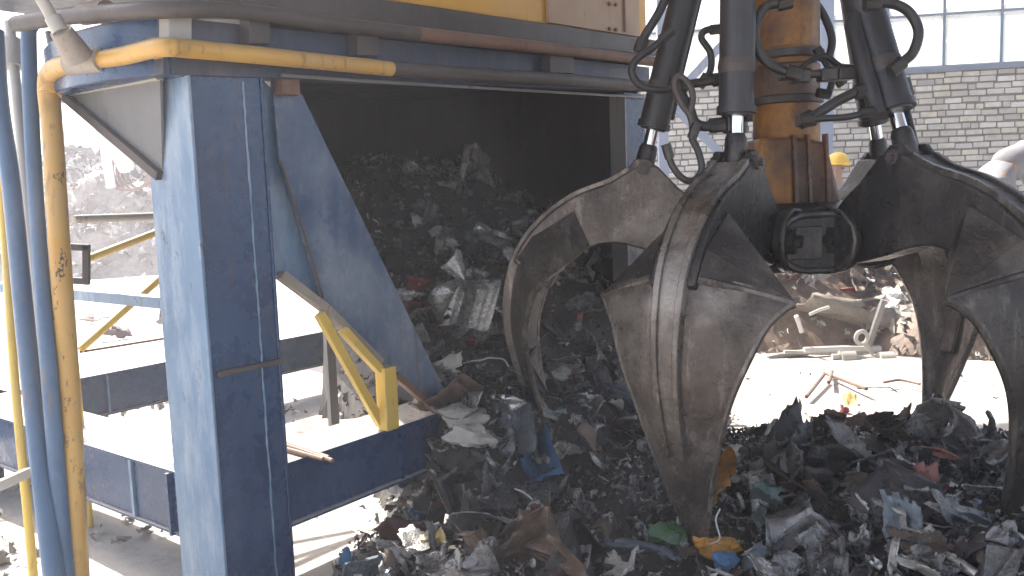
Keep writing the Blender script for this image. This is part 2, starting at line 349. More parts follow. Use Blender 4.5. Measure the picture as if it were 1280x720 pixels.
# vertical mullion at px 1118,1181,1249
def apx(px):  # along-wall coordinate of a pixel column at sill level
    d = ray(px, 92); C = Vector((0, 0, CAMZ)); t = ((W0-C).dot(WN))/d.dot(WN); return (C+d*t-W0).dot(WA)
am = apx(1181); bays = 2
a_edges = [am+(i)*.725 for i in range(-10, 8)]
for wi in range(0, len(a_edges)-2, 2):
    e = a_edges[wi:wi+3]; f = MB()
    for ai in e[:-1]+([e[-1]] if wi+3 >= len(a_edges) else []):
        wbox(f, ai-.017, ai+.017, SILL+.05, TOPW, -.12, -.06)
    for zi in range(4):
        zz = SILL+.05+.70*zi
        for q in range(2): wbox(f, e[q]+.017, e[q+1]-.017, zz, zz+.028, -.12, -.062)
    fr = f.build('window', M['window_frame'], wall)
    p = MB()
    wbox(p, e[0], e[2], SILL+.05, TOPW, -.095, -.090); p.build('pane', M['glass'], fr)
b = MB(); b.hexa([(2, 24, 0), (14, 22, 0), (14, 30, 0), (2, 30, 0), (2, 24, 5.4), (14, 22, 5.4), (14, 30, 5.4), (2, 30, 5.4)])
ob = thing('far_building', (8, 24, 0), 'pale green building seen through the wall windows', 'building')
b.build('wall', M['outside'], ob)
b = MB(); b.hexa([(1.7, 23.6, 5.4), (14.3, 21.6, 5.4), (14.3, 30.3, 5.4), (1.7, 30.3, 5.4), (1.7, 23.6, 5.6), (14.3, 21.6, 5.6), (14.3, 30.3, 5.6), (1.7, 30.3, 5.6)]); b.build('roof', M['roof'], ob)
tc = at(1152, 62, 17.0); tr = thing('tree', (tc.x, tc.y, 0), 'small dusty green tree seen through the wall window', 'tree')
b = MB(); b.tube([(tc.x, tc.y, 0), (tc.x+.05, tc.y, 2.4), (tc.x, tc.y, tc.z)], [.10, .07, .03], 8)
for k in range(7): a = k*.9; b.tube([(tc.x, tc.y, 2.4+k*.25), (tc.x+.5*math.cos(a), tc.y+.5*math.sin(a), 3.0+k*.27)], [.03, .01], 6)
b.build('trunk', M['rust'], tr); b = MB(); rq = random.Random(3)
for i in range(1500):
    c_ = Vector((rq.gauss(0, .38), rq.gauss(0, .38), rq.gauss(0, .6))); 
    if noise.noise(c_*2.5) < -.05: continue
    c_ += tc; a1 = Vector((rq.uniform(-1, 1), rq.uniform(-1, 1), rq.uniform(-1, 1))).normalized()*.06; a2 = a1.orthogonal().normalized()*.03
    b.add([c_-a1, c_+a2, c_+a1, c_-a2], [(0, 1, 2, 3)])
b.build('crown', plain('dusty_leaves', (.10, .13, .05), .7, .3), tr, smooth=False)
# hall column and bracing in front of the wall
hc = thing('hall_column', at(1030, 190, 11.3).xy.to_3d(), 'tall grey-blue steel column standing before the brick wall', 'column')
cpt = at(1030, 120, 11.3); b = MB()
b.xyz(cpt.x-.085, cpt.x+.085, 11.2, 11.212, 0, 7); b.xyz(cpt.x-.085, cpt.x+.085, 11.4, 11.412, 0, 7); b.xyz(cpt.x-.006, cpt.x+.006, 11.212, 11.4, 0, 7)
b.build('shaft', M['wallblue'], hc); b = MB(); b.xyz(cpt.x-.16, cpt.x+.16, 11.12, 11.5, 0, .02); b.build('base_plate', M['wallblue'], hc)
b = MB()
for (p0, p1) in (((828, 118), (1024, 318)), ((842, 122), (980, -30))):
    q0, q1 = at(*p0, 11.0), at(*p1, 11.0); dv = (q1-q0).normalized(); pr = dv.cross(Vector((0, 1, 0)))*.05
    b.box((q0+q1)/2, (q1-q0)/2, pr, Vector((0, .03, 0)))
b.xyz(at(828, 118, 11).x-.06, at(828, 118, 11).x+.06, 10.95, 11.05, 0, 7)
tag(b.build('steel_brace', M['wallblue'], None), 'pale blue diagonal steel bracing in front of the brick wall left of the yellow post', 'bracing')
# ------------------------------------------------------------ added roof overhead (outside the frame, put there to cast shade)
rf = thing('shade_roof', (2.5, 1, 0), 'added corrugated roof out of view, shading the heap and grab', 'roof')
b = MB(); vs = []; n = 0
xs = [-2.75+i*.125 for i in range(0, 100)]
for x in xs:
    for y in (-7, 8.6): vs.append((x, y, 6.4+.03*math.cos(n*math.pi)))
    n += 1
b.add(vs, [(2*i, 2*i+2, 2*i+3, 2*i+1) for i in range(len(xs)-1)]); b.build('roof_sheet', M['roof'], rf, solid=.01)
for yy in (-6.9, 8.4):
    for xx in (-2.6, 9.4):
        b = MB(); b.xyz(xx-.1, xx+.1, yy-.1, yy+.1, 0, 6.3); b.build('post', M['grey_steel'], rf)
# ============================================================ THE BLUE SHREDDER FRAME WITH ITS HOPPER
mach = thing('shredder_frame', SV(0, 0, 0), 'big blue steel frame and dark scrap hopper standing left of the grab', 'shredder')
ZT = 1.97
col = MB().sv(0.012, .30, .0, .27, 0, ZT).build('column', M['blue'], mach, bevel=.004)
b = MB().sv(0, .012, -.012, .275, 0, ZT+.002); b.build('flange_plate', M['blue_light'], col, bevel=.003); MB().sv(.30, .312, -.006, .275, 0, ZT-.01).build('flange_plate', M['blue'], col, bevel=.003)
b = MB(); random.seed(2)
pth = [SV(.226+random.uniform(-.002, .002), -.002, .05+i*(ZT-.1)/70) for i in range(71)]
b.tube(pth, [random.uniform(.0025, .0055) for _ in pth], 6); b.build('weld_seam', M['blue_light'], col)
b = MB().sv(.03, .305, -.022, .0, .875, .893); b.build('stiffener', M['dark_pipe'], col, bevel=.002)
b = MB().sv(-.03, .33, -.02, .29, ZT+.002, ZT+.018); b.build('cap_plate', M['dark_pipe'], col, bevel=.002)
b = MB(); p = onv(358, 107, .02); s_, v_ = sv_of(p); b.sv(s_-.035, s_+.05, 0, .05, p.z-.035, p.z+.03); b.build('packing_block', M['rust'], mach, bevel=.003)
# top frame band
def vq(mb, pxs, v0, dv): mb.prism([onv(x, y, v0) for x, y in pxs], V*dv)
b = MB(); vq(b, [(203, 20), (812, 84), (812, 114), (203, 93)], -.015, .10); b.build('top_beam', M['blue_dark'], mach, bevel=.004)
zt, zb = onv(203, 20, 0).z, onv(203, 93, 0).z; s0, _ = sv_of(onv(203, 50, 0))
plan = [(s0, -.02), (-.07, .0), (-.12, .10), (-.15, .25), (-.155, .45), (-.13, .65), (-.07, .85), (.05, 1.0), (.30, 1.05), (.3, .1)]
b = MB().prism([SV(s, v, zb) for s, v in plan], Z*(zt-zb)); b.build('end_drum', M['blue'], mach, bevel=.006)
b = MB(); vq(b, [(300, -12), (461, -4), (820, 50), (822, 70), (300, 10)], -.03, .5); b.build('upper_beam', M['dark_pipe'], mach, bevel=.006)
b = MB(); b.tube(spline([onv(352, 94, -.03), onv(500, 104, -.03), onv(812, 122, -.03)], 4), .007, 8); b.build('edge_rod', M['grey_steel'], mach)
for (x0, y0, x1, y1, mt) in ((211, 15, 240, 52, 'cream'), (312, 22, 338, 54, 'dark_pipe'), (447, 40, 474, 69, 'dark_pipe'), (688, 69, 718, 91, 'dark_pipe')):
    b = MB(); vq(b, [(x0, y0), (x1, y0+2), (x1, y1+1), (x0, y1)], -.075, .06); b.build('lug', M[mt], mach, bevel=.003)
# machine body over the hopper
l2 = onv(150, -28, -.02); l0 = onv(452, -5, -.02); s2_, _ = sv_of(l2); s3_, _ = sv_of(l0)
MB().sv(s2_, s3_-.004, .004, 1.24, l0.z+.01, 4.4).build('housing', M['blue_dark'], mach, bevel=.01)
b = MB(); l0, l1 = onv(455, -5, -.02), onv(812, 50, -.02); sa, _ = sv_of(l0); sb_, _ = sv_of(l1)
b.hexa([SV(sa, 0.0, l0.z), SV(sb_, 0.0, l1.z), SV(sb_, 1.25, l1.z), SV(sa, 1.25, l0.z), SV(sa, 0, 4.6), SV(sb_, 0, 4.6), SV(sb_, 1.25, 4.6), SV(sa, 1.25, 4.6)])
body = b.build('body', M['orange_body'], mach, bevel=.01)
b = MB(); q = [onv(686, 28, -.022), onv(800, 46, -.022)]; q += [q[1]+Z*.8, q[0]+Z*.8]; b.prism(q, V*.02); pl = b.build('bolted_plate', M['tan'], body, bevel=.003)
for (x, y) in ((761, 5), (769, 6), (761, 36), (769, 37), (761, -28), (769, -27)):
    c = onv(x, y, -.026); b = MB().tube([c, c-V*.012], .011, 6); b.build('bolt', M['rust'], body)
b = MB(); e = [onv(778, 0, -.03), onv(781, 40, -.03)]; b.tube([e[1], e[1]+Z*.8], .006, 6); b.build('weld_seam', M['rust'], body)
# hopper interior
HZ = 2.2
top = [onv(378, 118, .04), onv(557, 490, .04)]
st_, _ = sv_of(top[0]); sb2, _ = sv_of(top[1])
st_ += (HZ-top[0].z)*(st_-sb2)/(top[0].z-top[1].z) - .012; sb2 -= .012
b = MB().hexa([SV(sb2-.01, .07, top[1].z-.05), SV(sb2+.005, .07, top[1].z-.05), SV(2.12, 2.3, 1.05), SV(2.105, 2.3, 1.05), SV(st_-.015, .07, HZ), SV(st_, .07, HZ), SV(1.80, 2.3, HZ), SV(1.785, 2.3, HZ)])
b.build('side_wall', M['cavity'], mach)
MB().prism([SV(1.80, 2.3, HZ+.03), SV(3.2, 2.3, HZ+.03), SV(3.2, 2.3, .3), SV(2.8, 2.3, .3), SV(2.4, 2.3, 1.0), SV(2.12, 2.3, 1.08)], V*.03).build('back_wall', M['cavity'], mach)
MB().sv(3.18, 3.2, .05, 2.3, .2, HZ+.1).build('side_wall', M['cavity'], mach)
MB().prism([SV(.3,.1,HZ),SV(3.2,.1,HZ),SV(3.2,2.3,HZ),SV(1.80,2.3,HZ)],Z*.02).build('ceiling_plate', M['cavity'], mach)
pr_, pl_ = onv(806, 150, 0), onv(781, 150, 0); sr, _ = sv_of(pr_); sl, _ = sv_of(pl_)
b = MB().sv(sl, sr, .0, .08, 0, onv(790, 116, 0).z); b.build('column', M['blue'], mach, bevel=.003)
b = MB().sv(sl-.012, sl, -.01, .1, 0, onv(790, 116, 0).z-.01); b.build('flange_plate', M['grey_steel'], mach, bevel=.002)
# slanted blue chute plate with crease
P_ = {k: onv(x, y, v) for k, (x, y, v) in dict(a=(340, 100, .07), b=(378, 118, .04), c=(557, 490, .03), d=(556, 520, .03), e=(470, 452, .05), f=(402, 385, .06), g=(350, 343, .07), m=(349, 200, .055), n=(402, 372, .045)).items()}
b = MB(); th = V*.014
pt = [P_[k] for k in 'abcdefg']
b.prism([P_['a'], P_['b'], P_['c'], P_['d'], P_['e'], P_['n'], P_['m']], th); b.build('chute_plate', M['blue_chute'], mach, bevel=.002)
b = MB().prism([onv(328, 100, .10), onv(362, 130, .10), onv(366, 200, .09), onv(414, 372, .08), P_['f']+V*.03, P_['g']+V*.03, onv(334, 320, .10)], th); b.build('chute_plate', M['blue_light'], mach, bevel=.002)
b = MB().tube(spline([P_['m']-V*.008, (P_['m']+P_['n'])/2-V*.012, P_['n']-V*.01], 8), .005, 6); b.build('plate_seam', M['dark_pipe'], mach)
def bar(mb, p0, p1, w_, d_, n=V):
    a_ = (p1-p0); l_ = a_.normalized(); side = l_.cross(n).normalized(); nn = side.cross(l_)
    return mb.box((p0+p1)/2, a_/2, side*w_/2, nn*d_/2)
b = MB(); bar(b, P_['g']+V*.0, P_['f']-V*.02, .035, .05); bar(b, P_['f']-V*.02, P_['e']-V*.02, .034, .05); b.build('edge_angle', M['dusty'], mach, bevel=.003)
yf = MB(); bar(yf, onv(428, 412, .01), onv(474, 462, .01), .034, .04); yb = yf.build('brace', M['yellow_pale'], mach, bevel=.003)
yf = MB(); bar(yf, onv(493, 468, .01), onv(553, 520, .01), .030, .04); yb = yf.build('brace', M['rust'], mach, bevel=.003)
yf = MB(); p0 = onv(482, 458, .0); p1 = Vector((p0.x, p0.y, .482)); bar(yf, p0, p1, .072, .06); yf.build('brace', M['yellow_pale'], mach, bevel=.004)
yf = MB(); bar(yf, onv(399, 392, .03), onv(476, 530, .03), .040, .03); yf.build('brace', M['yellow_pale'], mach, bevel=.003)
# base I beams
def ibeam(mb, s0, s1, v0, v1, z0, z1, along='s', web=None):
    tf = .012
    if along == 's':
        wv = web if web is not None else (v0+v1)/2
        mb.sv(s0, s1, v0, v1, z1-tf, z1); mb.sv(s0, s1, v0, v1, z0, z0+tf); mb.sv(s0, s1, wv-.005, wv+.005, z0+tf, z1-tf)
    else:
        ws = web if web is not None else (s0+s1)/2
        mb.sv(s0, s1, v0, v1, z1-tf, z1); mb.sv(s0, s1, v0, v1, z0, z0+tf); mb.sv(ws-.005, ws+.005, v0, v1, z0+tf, z1-tf)
b = MB(); ibeam(b, .315, 3.1, 0.0, .27, .22, .48, 's', .03); bb = b.build('base_beam', M['blue'], mach, bevel=.003)
for s in (.93, 1.5, 2.3): MB().sv(s, s+.01, .003, .025, .233, .467).build('stiffener', M['blue'], bb)
b = MB(); ibeam(b, .012, .30, .277, 2.6, .22, .48, 'v', .03); bb = b.build('base_beam', M['blue'], mach, bevel=.003)
MB().sv(.014, .025, .62, .64, .233, .467).build('stiffener', M['blue_light'], bb); MB().sv(.0, .025, .33, .345, .22, .467).build('stiffener', M['blue'], bb)
b = MB(); ibeam(b, -.9, 3.3, 2.42, 2.68, .22, .48-.0, 's', 2.45)
b.v = [p-Z*.0 for p in b.v]; bb = b.build('base_beam', M['blue'], mach, bevel=.003)
for s in (.85, 1.9): MB().sv(s, s+.01, 2.423, 2.445, .233, .467).build('stiffener', M['blue_light'], bb)
for (s, v) in ((.02, 2.45), (3.0, 2.45), (-.6, 2.45)): MB().sv(s, s+.22, v, v+.2, 0, .218).build('foot', M['blue_dark'], mach)
MB().sv(.07, .115, .275, 2.7, 1.09, 1.135).build('cross_rail', M['blue_light'], mach, bevel=.003)
b = MB(); A, B_, C_ = ons(84, 120, -.04), ons(200, 100, -.04), SV(.02, .30, 0); C_ = ons(203, 220, .0)
b.prism([A, B_, C_], U*.01); b.build('sloping_plate', M['shade_grey'], mach)
b = MB(); bar(b, A, C_, .035, .05, U); b.build('edge_angle', M['dark_pipe'], mach, bevel=.003)
b = MB(); bar(b, A+Z*.02, B_+Z*.02, .045, .03, U); b.build('ledge', M['cream'], mach, bevel=.003)
# rods lying on the beam
for k, (q0, q1) in enumerate((((352, 552), (411, 572)), ((350, 559), (404, 574)), ((356, 556), (416, 576)))):
    z_ = .494
    b = MB().tube([onz(*q0, z_), onz(*q1, z_)], .009, 8)
    tag(b.build('steel_rod', M['rust']), 'thin rusty rod lying on the sunlit top of the blue base beam', 'rod', 'rods lying on the blue beam')
# ============================================================ PIPES AT THE LEFT
def pipe(name, pxs, r, mat, label, cat='pipe', n=6, mk=None, group=None):
    pts = [Vector(p) for p in pxs]
    o = MB().tube(spline(pts, n), r, 16).build(name, M[mat]); return tag(o, label, cat, group)
yp = thing('yellow_pipe', (at(80, 400, 2.9).x, 2.9, 0), 'thick yellow pipe rising at the left and bending along the blue top beam', 'pipe')
vs0 = ons(190, 60, -.10); hpts = [onv(236, 61, -.10), onv(300, 67, -.10), onv(400, 77, -.10), onv(488, 86, -.10)]
base = at(98, 735, 2.95); base = at(103, 790, 2.95); elx = at(63, 105, 3.35)
b = MB().tube(spline([at(97, 720, 2.95)+ (at(97, 720, 2.95)-at(75, 350, 3.15))*.9, at(97, 720, 2.95), at(89, 530, 3.05), at(74, 300, 3.2), at(66, 170, 3.3), at(60, 112, 3.34), at(65, 90, 3.3), at(86, 80, 3.2), at(112, 76, 3.12)], 6), .037, 16); b.build('pipe', M['yellow'], yp)
b = MB().tube(spline([at(126, 75, 3.06), at(158, 69, 2.96), at(190, 61, 2.87), at(212, 59, 2.84), hpts[0], hpts[1], hpts[2], hpts[3]], 6), .031, 16); b.build('pipe', M['yellow'], yp)
b = MB().tube([at(90, 80, 3.18), at(108, 78, 3.12), at(130, 75, 3.05)], .043, 16); b.build('sleeve', M['dusty'], yp)
b = MB().tube(spline([onv(488, 86, -.10), onv(560, 91, -.10), onv(700, 99, -.10), onv(816, 108, -.10)], 5), .030, 16); b.build('pipe', M['dark_pipe'], yp)
for px in ((63, 118, 3.33, 64, 108, 3.34), (193, 61, 2.87, 197, 60, 2.86)):
    b = MB().tube([at(*px[:3]), at(*px[3:])], .0395 if px[0] < 100 else .034, 16); b.build('weld_ring', M['yellow'], yp)
b = MB().tube(spline([onv(520, 42, -.10), onv(600, 51, -.10), onv(700, 62, -.10), onv(818, 77, -.10)], 5), .030, 16)
rp = thing('return_pipe', onv(520, 42, -.10), 'dusty grey pipe with a rusty right half running under the orange body', 'pipe'); b.build('rusty_pipe', M['rust'], rp)
b = MB().tube(spline([at(20, 30, 3.3), at(90, 20, 3.1), at(200, 12, 2.85), onv(300, 14, -.10), onv(420, 30, -.10), onv(530, 43, -.10)], 5), .029, 16); b.build('grey_pipe', M['dark_pipe'], rp)
b = MB().tube([at(104, 18, 3.08), at(134, 14, 3.0)], .037, 16); b.build('collar', M['rust'], rp)
pipe('blue_pipe', [at(-6, 40, 3.6), at(0, 130, 3.5), at(15, 240, 3.35), at(37, 460, 3.1), at(67, 720, 2.85), at(82, 830, 2.75)], .034, 'blue_pipe', 'straight blue pipe at the left edge of the pipe bundle')
pipe('cream_pipe', [at(12, 28, 3.9), at(20, 110, 3.8), at(33, 240, 3.6), at(56, 460, 3.3), at(80, 720, 3.1), at(90, 830, 3.0)], .022, 'cream', 'cream pipe between the two blue pipes')
b = MB().tube([at(14, 50, 3.88), at(16, 84, 3.84)], .040, 16)
o = b.build('pipe_coupling', M['cream'], bpy.data.objects['cream_pipe'])
pipe('blue_pipe', [at(72, 28, 3.5), at(52, 24, 3.5), at(39, 32, 3.5), at(36, 60, 3.48), at(44, 240, 3.3), at(61, 460, 3.05), at(82, 720, 2.9), at(90, 830, 2.8)], .029, 'blue_pipe', 'blue pipe with a bent top end beside the yellow pipe')
pipe('grey_conduit', [at(60, 40, 3.6), at(70, 100, 3.55), at(80, 240, 3.5), at(95, 470, 3.3), at(103, 600, 3.2), at(112, 830, 3)], .012, 'cream', 'thin grey conduit behind the yellow pipe')
pipe('yellow_rod', [at(-6, 150, 4.0), at(3, 250, 3.9), at(18, 470, 3.6), at(40, 700, 3.4), at(48, 820, 3.3)], .018, 'yellow_pale', 'thin pale yellow rod at the far left edge')
b = MB(); bar(b, at(-25, 618, 2.9), at(37, 590, 3.1), .035, .03, Vector((0, 1, 0))); tag(b.build('silver_bar', M['white_bar'], bevel=.004), 'short whitish bar sticking in at the lower left edge', 'bar')
hz = thing('hydraulic_ram', at(70, 40, 2.9), 'dusty brown hydraulic ram with a pale fitting hanging at the top left', 'ram')
MB().tube([at(76, 38, 2.95), at(98, 72, 3.02)], [.036, .050], 16).build('barrel', M['dusty'], hz)
MB().tube([at(66, 22, 2.95), at(76, 40, 2.95)], .027, 12).build('fitting', M['cream'], hz)
MB().tube([at(36, -30, 2.9), at(66, 24, 2.95)], .020, 12).build('hose', M['cream'], hz)
# yellow railing behind the frame
yr = thing('yellow_railing', SV(.3, 1.3, 0), 'slim yellow railing with diagonal braces behind the blue frame', 'railing')
def vv(px, py, v=1.3): return onv(px, py, v)
b = MB(); p1 = vv(96, 478); b.tube([Vector((p1.x, p1.y, 0)), Vector((p1.x, p1.y, vv(95, 140).z))], .017, 10); b.build('post', M['yellow_pale'], yr)
for q0, q1, r_, mt in (((92, 274), (260, 268), .020, 'cream'), ((108, 324), (270, 262), .018, 'yellow_pale'), ((100, 437), (270, 286), .018, 'yellow_pale'), ((100, 440), (300, 408), .006, 'rust')):
    MB().tube([vv(*q0), vv(*q1)], r_, 10).build('rail', M[mt], yr)
b = MB(); c = at(104, 328, 3.6); u_ = Vector((1, 0, 0))
for (x0, y0, x1, y1) in ((84, 308, 112, 310), (108, 306, 108, 352), (84, 350, 112, 352)): bar(b, at(x0, y0, 3.55), at(x1, y1, 3.55), .028, .02, Vector((0, 1, 0)))
tag(b.build('rusty_bracket', M['dark_pipe'], bevel=.003), 'small rusty square bracket beside the yellow pipe', 'bracket')
b = MB(); p0 = onv(412, 400, 1.0); p1 = onv(412, 545, 1.0); b.sv(*(sv_of(p0)[0]-.03, sv_of(p0)[0]+.03), 1.0, 1.03, 0, p0.z+.1)
tag(b.build('grey_post', M['grey_steel'], bevel=.003), 'slim grey post seen under the blue chute plate', 'post')
# ============================================================ THE GRAB
G = Vector((1.31, 4.1, 1.5))
gr = thing('scrap_grab', (G.x, G.y, .2), 'big black and brown orange peel grab with claws over the scrap heap', 'grab')
b = MB(); GY = G.copy()
def ringpath(prof, seg=24): # lathe around G axis: prof (r,z)
    vs = []; fs = []; n = len(prof)
    for (r_, z_) in prof:
        for k in range(seg): a = 2*math.pi*k/seg; vs.append(G+Vector((r_*math.cos(a), r_*math.sin(a), z_)))
    for i in range(n-1):
        for k in range(seg): k2 = (k+1) % seg; fs.append((i*seg+k, i*seg+k2, (i+1)*seg+k2, (i+1)*seg+k))
    fs += [tuple(range(seg)), tuple((n-1)*seg+k for k in range(seg))]; return vs, fs
b.add(*ringpath([(.148, 1.9), (.148, .60), (.155, .595), (.155, .555), (.138, .55), (.138, .525)]))
post = b.build('post', M['post'], gr)
b = MB(); b.add(*ringpath([(.135, .53), (.15, .52), (.15, .385), (.135, .38), (.135, .35)])); b.build('rusty_sleeve', M['post_rust'], post)
b = MB(); b.add(*ringpath([(.135, .352), (.15, .345), (.152, .17)])); b.build('lower_sleeve', M['post'], post)
b = MB()
b.hexa([G+Vector(q) for q in ((-.23, -.2, -.14), (-.03, -.2, -.14), (-.03, .2, -.14), (-.23, .2, -.14), (-.17, -.165, .19), (-.02, -.165, .19), (-.02, .165, .19), (-.17, .165, .19))])
b.build('post_foot', M['post'], post, bevel=.012)
b = MB()
b.hexa([G+Vector(q) for q in ((-.029, -.205, -.14), (.20, -.195, -.14), (.20, .2, -.14), (-.029, .2, -.14), (-.019, -.17, .19), (.135, -.16, .165), (.135, .165, .165), (-.019, .165, .19))])
b.build('post_foot', M['post_rust'], post, bevel=.02)
b = MB()
for x0, x1 in ((-.03, -.012), (.035, .05), (.115, .13)): b.hexa([G+Vector(q) for q in ((x0, -.225, -.13), (x1, -.225, -.13), (x1, -.18, -.13), (x0, -.18, -.13), (x0, -.185, .2), (x1, -.185, .2), (x1, -.14, .2), (x0, -.14, .2))])
b.build('foot_rib', M['post_rust'], post, bevel=.003)
for z_, r_, h_ in ((.57, .168, .02), (.365, .165, .018)):
    b = MB(); b.add(*ringpath([(r_-.01, z_-h_), (r_, z_-h_+.004), (r_, z_+h_-.004), (r_-.01, z_+h_)])); b.build('band', M['dark_pipe'], post)
b = MB(); b.add(*ringpath([(.12, -.10), (.27, -.105), (.33, -.13), (.345, -.17), (.345, -.36), (.30, -.41), (.12, -.42)], 30)); hub = b.build('hub', M['grease'], gr)
b = MB(); b.add(*ringpath([(.33, 1.0), (.44, 1.02), (.46, 1.1), (.44, 1.3), (.2, 1.35)], 30)); b.build('head', M['grease'], gr)
AZ = [R(a) for a in (235, 170, 297, 29, 98)]
def RT(az, r_, t_, z_):   # radial, tangential, height rel. camera level
    return G + Vector((math.cos(az), math.sin(az), 0))*r_ + Vector((-math.sin(az), math.cos(az), 0))*t_ + Z*z_
OUT = spline([(.60, 0, .09), (.70, 0, .085), (.82, 0, .02), (1.0, 0, -.045), (1.16, 0, -.155), (1.285, 0, -.31), (1.345, 0, -.50), (1.35, 0, -.70), (1.31, 0, -.88), (1.235, 0, -1.10), (1.12, 0, -1.31)], 4)
INN = spline([(.50, 0, -.02), (.38, 0, -.13), (.36, 0, -.27), (.44, 0, -.36), (.60, 0, -.33), (.80, 0, -.275), (.96, 0, -.31), (1.09, 0, -.42), (1.17, 0, -.58)], 4)
BL = spline([(1.235, 0, -.27), (1.30, 0, -.40), (1.325, 0, -.53), (1.33, 0, -.70), (1.29, 0, -.88), (1.215, 0, -1.11), (1.10, 0, -1.365)], 5)  # blade centre line
def blade_hw(w): return .335*(1-((w-.10)/.90))**.93+.028 if w > .10 else .0
for ti, az in enumerate(AZ):
    dark = 'tine_dark' if ti == 2 else 'tine'
    random.seed(ti+10)
    # arm: curved box in side profile
    prof = [(p.x, p.z) for p in OUT if p.z > -.40] ; inn = [(p.x, p.z) for p in INN if p.z > -.50]
    poly = prof + inn[::-1]
    b = MB(); hw = .088
    n = len(poly); b.add([RT(az, r_, -hw, z_) for r_, z_ in poly]+[RT(az, r_, hw, z_) for r_, z_ in poly], [tuple(range(n)), tuple(range(2*n-1, n-1, -1))]+[(i, (i+1) % n, n+(i+1) % n, n+i) for i in range(n)])
    arm = b.build('tine', M['grease' if ti != 1 else 'tine'] if ti != 1 else M['tine'], gr, bevel=.010)
    # wear strips on the arm's back
    b = MB(); strip = [p for p in OUT if p.x > .72 and p.z > -1.02]
    for sgn in (-1, 1):
        L_ = len(strip); vs = []; fs = []
        for i, p in enumerate(strip):
            k = i/(L_-1); tw = (.082*(1-k)+.040*k); t0, t1 = sgn*tw, sgn*(tw-.030*(1-.3*k)); nx = (strip[min(i+1, L_-1)]-strip[max(i-1, 0)]).normalized(); nr, nz = -nx.z, nx.x
            h0, h1 = -.05, .022
            vs += [RT(az, p.x+nr*h0, t0, p.z+nz*h0), RT(az, p.x+nr*h0, t1, p.z+nz*h0), RT(az, p.x+nr*h1, t1, p.z+nz*h1), RT(az, p.x+nr*h1, t0, p.z+nz*h1)]
        for i in range(L_-1):
            for k in range(4): a_, c_ = i*4+k, i*4+(k+1) % 4; fs.append((a_, c_, c_+4, a_+4))
        fs += [(0, 3, 2, 1), tuple((L_-1)*4+k for k in range(4))]; b.add(vs, fs)
    # central rib body
    vs = []; fs = []; L_ = len(strip)
    for i, p in enumerate(strip):
        k = i/(L_-1); tw = (.078*(1-k)+.034*k); nx = (strip[min(i+1, L_-1)]-strip[max(i-1, 0)]).normalized(); nr, nz = -nx.z, nx.x
        for (h, t) in ((-.06, -tw), (-.06, tw), (.010, tw), (.010, -tw)): vs.append(RT(az, p.x+nr*h, t, p.z+nz*h))
    for i in range(L_-1):
        for k in range(4): a_, c_ = i*4+k, i*4+(k+1) % 4; fs.append((a_, c_, c_+4, a_+4))
    fs += [(0, 3, 2, 1), tuple((L_-1)*4+k for k in range(4))]; b.add(vs, fs)
    b.build('rib', M['tine_edge' if ti == 0 else dark], arm, bevel=.004)
    # blade
    NB = len(BL); cols = [-1, -.96, -.75, -.5, -.25, 0, .25, .5, .75, .96, 1]; vs = []; fs = []
    for i, p in enumerate(BL):
        w_ = i/(NB-1); nx = (BL[min(i+1, NB-1)]-BL[max(i-1, 0)]).normalized(); nr, nz = -nx.z, nx.x
        if w_ <= .10: hwid = .365*(w_/.10)*.97+.02
        else: hwid = .335*(1-((w_-.10)/.90))**.98+.030
        for c_ in cols:
            t = hwid*c_; dep = .19*(abs(c_)*hwid/.36)**1.25*.9
            lift = -.010*math.sin(abs(c_)*math.pi)
            vs.append(RT(az, p.x-nr*(dep+lift), t, p.z-nz*(dep+lift)))
    nc = len(cols)
    for i in range(NB-1):
        for k in range(nc-1): fs.append((i*nc+k, i*nc+k+1, (i+1)*nc+k+1, (i+1)*nc+k))
    b = MB().add(vs, fs); blade = b.build('blade', M[dark], arm, solid=.024, bevel=.003)
    # edge beads along blade rim
    for sgn in (0, nc-1):
        pth = [vs[i*nc+sgn] for i in range(3, NB)]; b = MB().tube(pth, [.016]*(len(pth)-3)+[.015, .013, .011], 8); b.build('blade_rim', M['tine_edge' if ti in (0, 1) else dark], arm)
    # shoulder (upper shell) from blade ridge back to arm
    for sgn in (-1, 1):
        ci = vs[2*nc+(nc-1 if sgn > 0 else 0)]; cmid = RT(az, 1.27, sgn*.085, -.335)
        cor = vs[3*nc+(nc-1 if sgn > 0 else 0)]
        a1 = RT(az, 1.00, sgn*.088, -.12); a2 = RT(az, .93, sgn*.088, -.29); a3 = RT(az, 1.20, sgn*.088, -.24)
        b = MB().add([cor, cmid, a3, a1, a2], [(0, 1, 2), (0, 2, 3), (0, 3, 4)]); b.build('shoulder', M['tine' if ti == 1 else 'tine_dark'], arm, solid=.02, smooth=False)
        b = MB().tube([cmid, cmid*.5+cor*.5+Z*.004, cor], .016, 8); b.build('ridge', M['tine_edge' if ti < 2 else 'tine_dark'], arm)
        # welded wear plate
        t_ = sgn
        def BP(w_, c_, off=.016):
            i = w_*(NB-1); i0 = min(int(i), NB-2); fr = i-i0; p = BL[i0].lerp(BL[i0+1], fr); nx = (BL[i0+1]-BL[i0]).normalized(); nr, nz = -nx.z, nx.x
            hwid = .335*(1-((w_-.10)/.90))**.98+.030; dep = .19*(abs(c_)*hwid/.36)**1.25*.9
            return RT(az, p.x-nr*(dep-off), hwid*c_*t_, p.z-nz*(dep-off))
        b = MB().add([BP(.50, .20), BP(.30, .88), BP(.22, .92), BP(.58, .22)], [(0, 1, 2, 3)])
        b = MB().tube([BP(.47, .24, .012), BP(.385, .55, .012), BP(.30, .9, .012)], .006, 6); b.build('weld_bead', M['tine_dark'], arm)
